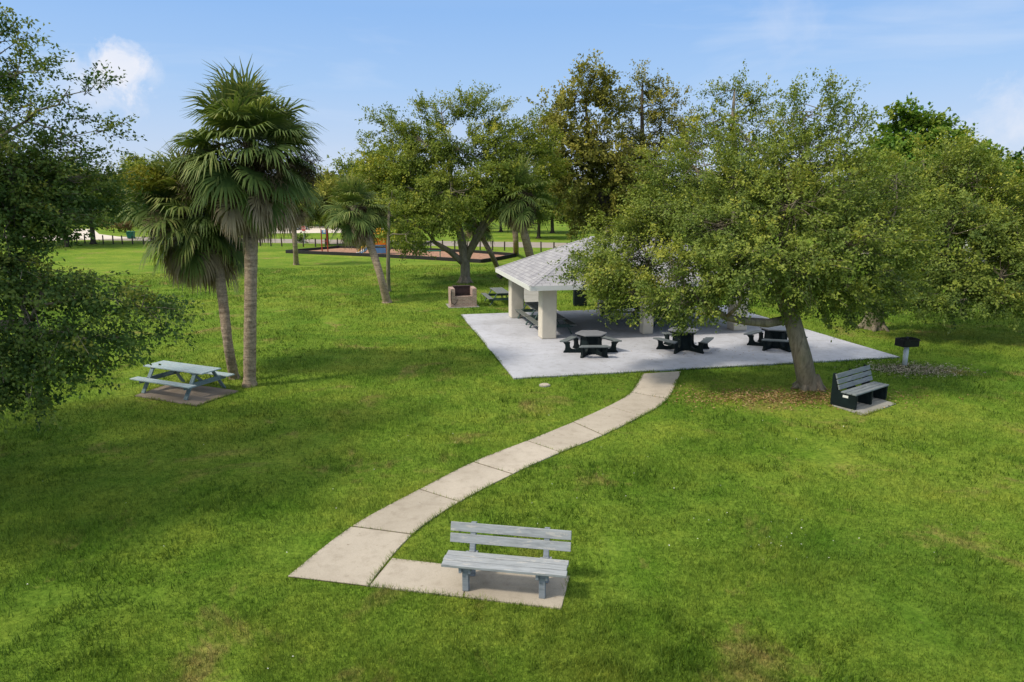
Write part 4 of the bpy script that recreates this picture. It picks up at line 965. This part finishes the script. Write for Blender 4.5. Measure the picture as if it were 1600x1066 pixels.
# hedge-like shrubs in front of the far row
def shrub(label, base, w, h, mat, seed, group=None):
    r_ = random.Random(seed); bl = [(Vector((r_.uniform(-.5, .5) * w, r_.uniform(-.3, .3) * w, h * r_.uniform(.35, .7))), min(w, h) * r_.uniform(.3, .42), 1.0) for _ in range(7)]
    return tree('shrub', label, 'shrub', (0, 0, 0), [(Vector((0, 0, 0)), .07), (Vector((0, 0, h * .3)), .05), (Vector((0, 0, h * .5)), .03)], bl, mat, M['darkbark'], leaf=(.25, .14), per=26, crad=.4, clus=60, seed=seed, twigs=.1, group=group)
s1 = shrub('low russet shrub behind the driveway, left of the green bin', None, 4.5, 2.2, M['shrubleaf'], 73); s1.location = gp(178, 364)
s2 = dup(s1, gp(196, 363), 1.4, 'second russet shrub directly behind the green bin', None, (1.2, 1, .9))
s3 = shrub('dark green shrub in the hedge behind the pale lot and driveway', None, 6.5, 3.2, M['darkleaf'], 79); s3.location = gp(488, 356.5)
for k, (px, py, s) in enumerate(((430, 356, 1.3), (540, 356, 1.2), (575, 357, 1.0), (395, 357, 1.2), (520, 355, 1.5), (455, 355, 1.4), (100, 356, 1.3), (140, 355, 1.2), (165, 354.5, 1.5), (215, 356, 1.3), (240, 357, 1.4), (60, 357, 1.4), (265, 357, 1.4), (300, 358, 1.4), (340, 357, 1.3), (15, 358, 1.4))):
    dup(s3, gp(px, py), k * 1.3, 'dark green shrub in the hedge behind the pale lot and driveway', 'hedge shrubs along the back of the pale lot and driveway', (s, s, s))
s3['group'] = 'hedge shrubs along the back of the pale lot and driveway'; s3['label'] = 'dark green shrub in the hedge behind the pale lot and driveway'
sp_ = shrub('small dark sapling by the fence posts below the stop sign', None, 1.3, 1.5, M['darkleaf'], 83); sp_.location = gp(474, 379.5)

# white house at the far right
hs = thing('white_house', 'white house with grey roof glimpsed through leaves at the right edge', 'house', (50.5, 66.5, 0), R(-30))
MB().box((0, 0, 1.9), (11, 8, 3.8)).build('wall', M['white'], hs)
MB().add([(-6, -4.6, 3.81), (6, -4.6, 3.81), (6, 4.6, 3.81), (-6, 4.6, 3.81), (-3.5, 0, 5.9), (3.5, 0, 5.9)], [(0, 1, 5, 4), (1, 2, 5), (2, 3, 4, 5), (3, 0, 4), (3, 2, 1, 0)]).build('roof', M['roofgrey'], hs)
for x in (-3, 0, 3): MB().box((x, -4.02, 2.0), (1.2, .06, 1.3)).build('window', M['glass'], hs)

# ------------------------------------------------------------------ loose ground cover
def inside(poly, X, Y):
    n = len(poly); r = np.zeros(len(X), bool); j = n - 1
    for i in range(n):
        xi, yi = poly[i][0], poly[i][1]; xj, yj = poly[j][0], poly[j][1]
        c = ((yi > Y) != (yj > Y)) & (X < (xj - xi) * (Y - yi) / (yj - yi + 1e-12) + xi); r ^= c; j = i
    return r
def vnoise(X, Y, s, seed):
    r = np.random.default_rng(seed); G = r.random((256, 256)); x = X * s + 500; y = Y * s + 500
    xi = np.floor(x).astype(int); yi = np.floor(y).astype(int); fx = x - xi; fy = y - yi
    fx = fx * fx * (3 - 2 * fx); fy = fy * fy * (3 - 2 * fy); g = lambda a, b: G[a % 256, b % 256]
    return (g(xi, yi) * (1 - fx) + g(xi + 1, yi) * fx) * (1 - fy) + (g(xi, yi + 1) * (1 - fx) + g(xi + 1, yi + 1) * fx) * fy
N = 700000
r = 7.0 + (62 - 7.0) * rng.random(N) ** 2.15
thh = (rng.random(N) - .5) * 2 * R(46)
X = r * np.sin(thh); Y = r * np.cos(thh)
bad = np.zeros(N, bool)
for p in path_polys + [tableslab, dkslab, bbslab, pad_poly, bk]:
    bad |= inside([(q[0], q[1]) for q in p], X, Y)
bare = vnoise(X, Y, .55, 3) * .6 + vnoise(X, Y, 1.7, 4) * .4
lit = np.hypot(X - 8.6, (Y - 19.6) * 1.4) / 3.2
keep = ~bad & (rng.random(N) > np.clip((bare - .66) * 4.5, 0, .9)) & (rng.random(N) > np.clip(1.25 - lit, 0, .8))
X, Y, r = X[keep], Y[keep], r[keep]; n = len(X)
tuft = rng.random(n) * vnoise(X, Y, .5, 21) * vnoise(X, Y, 4.0, 22) > .40         # sites of taller, coarser tufts
hgt = (.030 + .045 * rng.random(n)) * (.6 + .9 * vnoise(X, Y, .8, 9)) * (.8 + .5 * vnoise(X, Y, 2.5, 10)) * (1 + .012 * r)
hgt = np.where(tuft, hgt * 1.35 + .012, hgt); az = rng.random(n) * 6.283; lean = rng.random(n) * .9
wd = .0042 * (r / 8.5) ** .75 * (.7 + .6 * rng.random(n)) * np.where(tuft, 2.0, 1); b_az = rng.random(n) * 6.283
bx = np.cos(b_az) * wd; by = np.sin(b_az) * wd
V = np.zeros((n, 3, 3))
V[:, 0] = np.stack([X - bx, Y - by, np.full(n, -.002)], 1); V[:, 1] = np.stack([X + bx, Y + by, np.full(n, -.002)], 1)
V[:, 2] = np.stack([X + np.cos(az) * hgt * lean, Y + np.sin(az) * hgt * lean, hgt], 1)
raw_mesh('lawn_grass', V.reshape(-1, 3), 3, M['blades'], None, np.where(tuft, rng.random(n) * .45, rng.beta(1.5, 2.0, n)))['kind'] = 'stuff'
# longer blades along the edges of the concrete
eX = []; eY = []
for line in ([(p.x, p.y) for p in ll], [(p.x, p.y) for p in rr], [(p.x, p.y) for p in (bp[0], bp[1], bp[2], bp[3])], [(p.x, p.y) for p in (pad_poly[3], pad_poly[0], pad_poly[1], pad_poly[2])], [(p.x, p.y) for p in tableslab + tableslab[:1]], [(p.x, p.y) for p in dkslab + dkslab[:1]]):
    for (ax_, ay_), (bx_, by_) in zip(line, line[1:]):
        m = int(math.hypot(bx_ - ax_, by_ - ay_) * 170); q = rng.random(m); o_ = rng.normal(0, .018, m)
        L_ = math.hypot(bx_ - ax_, by_ - ay_); eX.append(ax_ + (bx_ - ax_) * q - (by_ - ay_) / L_ * o_); eY.append(ay_ + (by_ - ay_) * q + (bx_ - ax_) / L_ * o_)
X = np.concatenate(eX); Y = np.concatenate(eY); n = len(X)
k_ = vnoise(X, Y, 1.3, 12) + .35 * rng.random(n) > .62
for p in (path_polys[0], path_polys[1]): pass
jn = ~inside([(p.x, p.y) for p in (gp(585, 909), gp(705, 925), gp(705, 890), gp(620, 880))], X, Y)
X, Y = X[k_ & jn], Y[k_ & jn]; n = len(X); r = np.hypot(X, Y)
hgt = .05 + .06 * rng.random(n); az = rng.random(n) * 6.283; wd = .0045 * (r / 8.5) ** .75; b_az = rng.random(n) * 6.283
V = np.zeros((n, 3, 3)); V[:, 0] = np.stack([X - np.cos(b_az) * wd, Y - np.sin(b_az) * wd, np.zeros(n)], 1); V[:, 1] = np.stack([X + np.cos(b_az) * wd, Y + np.sin(b_az) * wd, np.zeros(n)], 1)
V[:, 2] = np.stack([X + np.cos(az) * hgt * .7, Y + np.sin(az) * hgt * .7, hgt], 1)
raw_mesh('edge_grass', V.reshape(-1, 3), 3, M['blades'], None, rng.beta(2, 2.6, n))['kind'] = 'stuff'
# fallen leaves under the big oak
def scatter(name, cx, cy, sx, sy, n, L, Wd, mat, seed, z=.02, flat=.35, on_patio=False):
    q = np.random.default_rng(seed); x = cx + q.normal(0, sx, n); y = cy + q.normal(0, sy, n)
    ok = np.ones(n, bool)
    for p in ([] if on_patio else path_polys + [dkslab, pad_poly]): ok &= ~inside([(a[0], a[1]) for a in p], x, y)
    x, y = x[ok], y[ok]; m = len(x)
    P = np.stack([x, y, z + q.random(m) * .03], 1); D = q.normal(size=(m, 3)) * np.array([1, 1, flat * .6]); Nn = np.array([0, 0, 1.0]) + q.normal(0, flat, (m, 3))
    raw_mesh(name, leaf_quads(P, D, Nn, L * q.uniform(.6, 1.4, m), Wd * q.uniform(.6, 1.4, m)), 4, mat, None, q.random(m))['kind'] = 'stuff'
scatter('leaf_litter', 8.2, 19.85, 1.7, .5, 3600, .075, .02, M['litter'], 91)
pq = pad(8.3, 2.2)
scatter('patio_leaves', pq.x, pq.y, 2.6, .9, 80, .06, .022, M['litter'], 92, z=.056, flat=.25, on_patio=True)
gq = gp(1425, 577)
scatter('gravel', gq.x, gq.y - .1, .75, .42, 3200, .06, .024, M['stones'], 93)
scatter('clover_flowers', 4.6, 11.2, .7, .5, 26, .024, .012, M['clover'], 95, z=.045)
scatter('clover_flowers', 1.5, 14.5, 5, 3.2, 70, .024, .012, M['clover'], 96, z=.045)

# ------------------------------------------------------------------ light, sky, camera
SUN_EL, SUN_AZ = R(50), R(-112)     # azimuth from +Y, clockwise: from the left and a little behind
sd = Vector((math.sin(SUN_AZ) * math.cos(SUN_EL), math.cos(SUN_AZ) * math.cos(SUN_EL), math.sin(SUN_EL)))
su = bpy.data.lights.new('sun', 'SUN'); su.energy = 3.2; su.angle = R(6.0); su.color = (1.0, .91, .77)
so = bpy.data.objects.new('sun', su); COL.objects.link(so); so.rotation_euler = (-sd).to_track_quat('-Z', 'Y').to_euler(); so.location = (0, 0, 60)
w = bpy.data.worlds.new('World'); sc.world = w; w.use_nodes = True; nt = w.node_tree
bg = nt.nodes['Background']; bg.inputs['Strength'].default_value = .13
sky = nd(nt, 'ShaderNodeTexSky', sky_type='NISHITA'); sky.sun_disc = False; sky.sun_elevation = SUN_EL; sky.sun_rotation = SUN_AZ
sky.air_density = 1.0; sky.dust_density = 1.0; sky.ozone_density = 1.6
tc = nd(nt, 'ShaderNodeTexCoord').outputs['Generated']
def vmath(op, a, b_):
    n_ = nd(nt, 'ShaderNodeVectorMath', operation=op)
    for s_, v_ in zip(n_.inputs, (a, b_)):
        if hasattr(v_, 'node'): nt.links.new(v_, s_)
        else: s_.default_value = v_
    return n_
def fmath(op, a, b_=0.0, clamp=False):
    n_ = nd(nt, 'ShaderNodeMath', operation=op, use_clamp=clamp)
    for s_, v_ in zip(n_.inputs, (a, b_)):
        if hasattr(v_, 'node'): nt.links.new(v_, s_)
        else: s_.default_value = v_
    return n_.outputs[0]
wn = noise(nt, 9, 6, .62, tc)
off = vmath('SCALE', wn.outputs['Color'], None) if False else None
def puff(px, py, rad, sharp):
    d = ray(px, py).normalized()
    dist_ = vmath('DISTANCE', tc, tuple(d)).outputs['Value']
    k = fmath('DIVIDE', dist_, rad)
    nn = noise(nt, 24, 7, .62, tc, .3)
    k = fmath('ADD', k, fmath('MULTIPLY', fmath('SUBTRACT', nn.outputs['Fac'], .5), 2.6))
    return fmath('MULTIPLY', fmath('SUBTRACT', 1.0, k), sharp, True)
# high thin haze streaks
mp = nd(nt, 'ShaderNodeMapping'); mp.inputs['Scale'].default_value = (1.6, 1.6, 9); nt.links.new(tc, mp.inputs['Vector'])
ci = noise(nt, 1.7, 5, .55, mp.outputs[0], .4); CI = ramp(nt, [(.50, (0, 0, 0)), (.75, (.40, .40, .40))]); nt.links.new(ci.outputs['Fac'], CI.inputs[0])
sep = nd(nt, 'ShaderNodeSeparateXYZ'); nt.links.new(tc, sep.inputs[0])
el_ = ramp(nt, [(0.0, (5.0, 5.75, 7.1)), (.06, (4.4, 5.4, 7.2)), (.15, (3.1, 4.75, 7.35)), (.24, (2.3, 4.1, 7.25)), (.33, (2.8, 4.3, 7.0)), (.60, (5.4, 6.0, 7.2)), (1.0, (6.4, 6.8, 7.4))])  # upper stops, above the view, whitened as added soft fill light
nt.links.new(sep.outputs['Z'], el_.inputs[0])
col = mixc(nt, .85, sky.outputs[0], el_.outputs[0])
col = mixc(nt, CI.outputs[0], col, (5.3, 6.1, 7.4))
for (px, py, rad, sh, st) in ((190, 104, .036, 1.7, .70), (170, 128, .045, .9, .4), (120, 150, .05, .7, .35), (235, 112, .02, 1.2, .3), (1580, 190, .05, .9, .5), (1230, 25, .05, .6, .25)):
    f = fmath('MULTIPLY', puff(px, py, rad, sh), st)
    col = mixc(nt, f, col, (7.3, 7.2, 7.5))
sg = vmath('DOT_PRODUCT', tc, tuple(sd)).outputs['Value']        # unseen glow around the sun, added as soft fill light
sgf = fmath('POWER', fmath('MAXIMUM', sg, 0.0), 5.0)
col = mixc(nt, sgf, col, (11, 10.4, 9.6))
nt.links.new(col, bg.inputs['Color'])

cam = bpy.data.cameras.new('camera'); co = bpy.data.objects.new('camera', cam); COL.objects.link(co)
cam.sensor_width = 36; cam.lens = 36 * FPX / 1600; cam.clip_end = 4000; cam.clip_start = .1
co.location = (0, 0, CAM_H); co.rotation_euler = (math.pi / 2 - PITCH, 0, 0); sc.camera = co
sc.render.engine = 'CYCLES'
sc.view_settings.view_transform = 'Standard'; sc.view_settings.look = 'None'; sc.view_settings.exposure = 0; sc.view_settings.gamma = 1
cy = sc.cycles; cy.max_bounces = 5; cy.diffuse_bounces = 3; cy.glossy_bounces = 2; cy.transmission_bounces = 3; cy.transparent_max_bounces = 4
cy.caustics_reflective = False; cy.caustics_refractive = False; cy.sample_clamp_indirect = 6
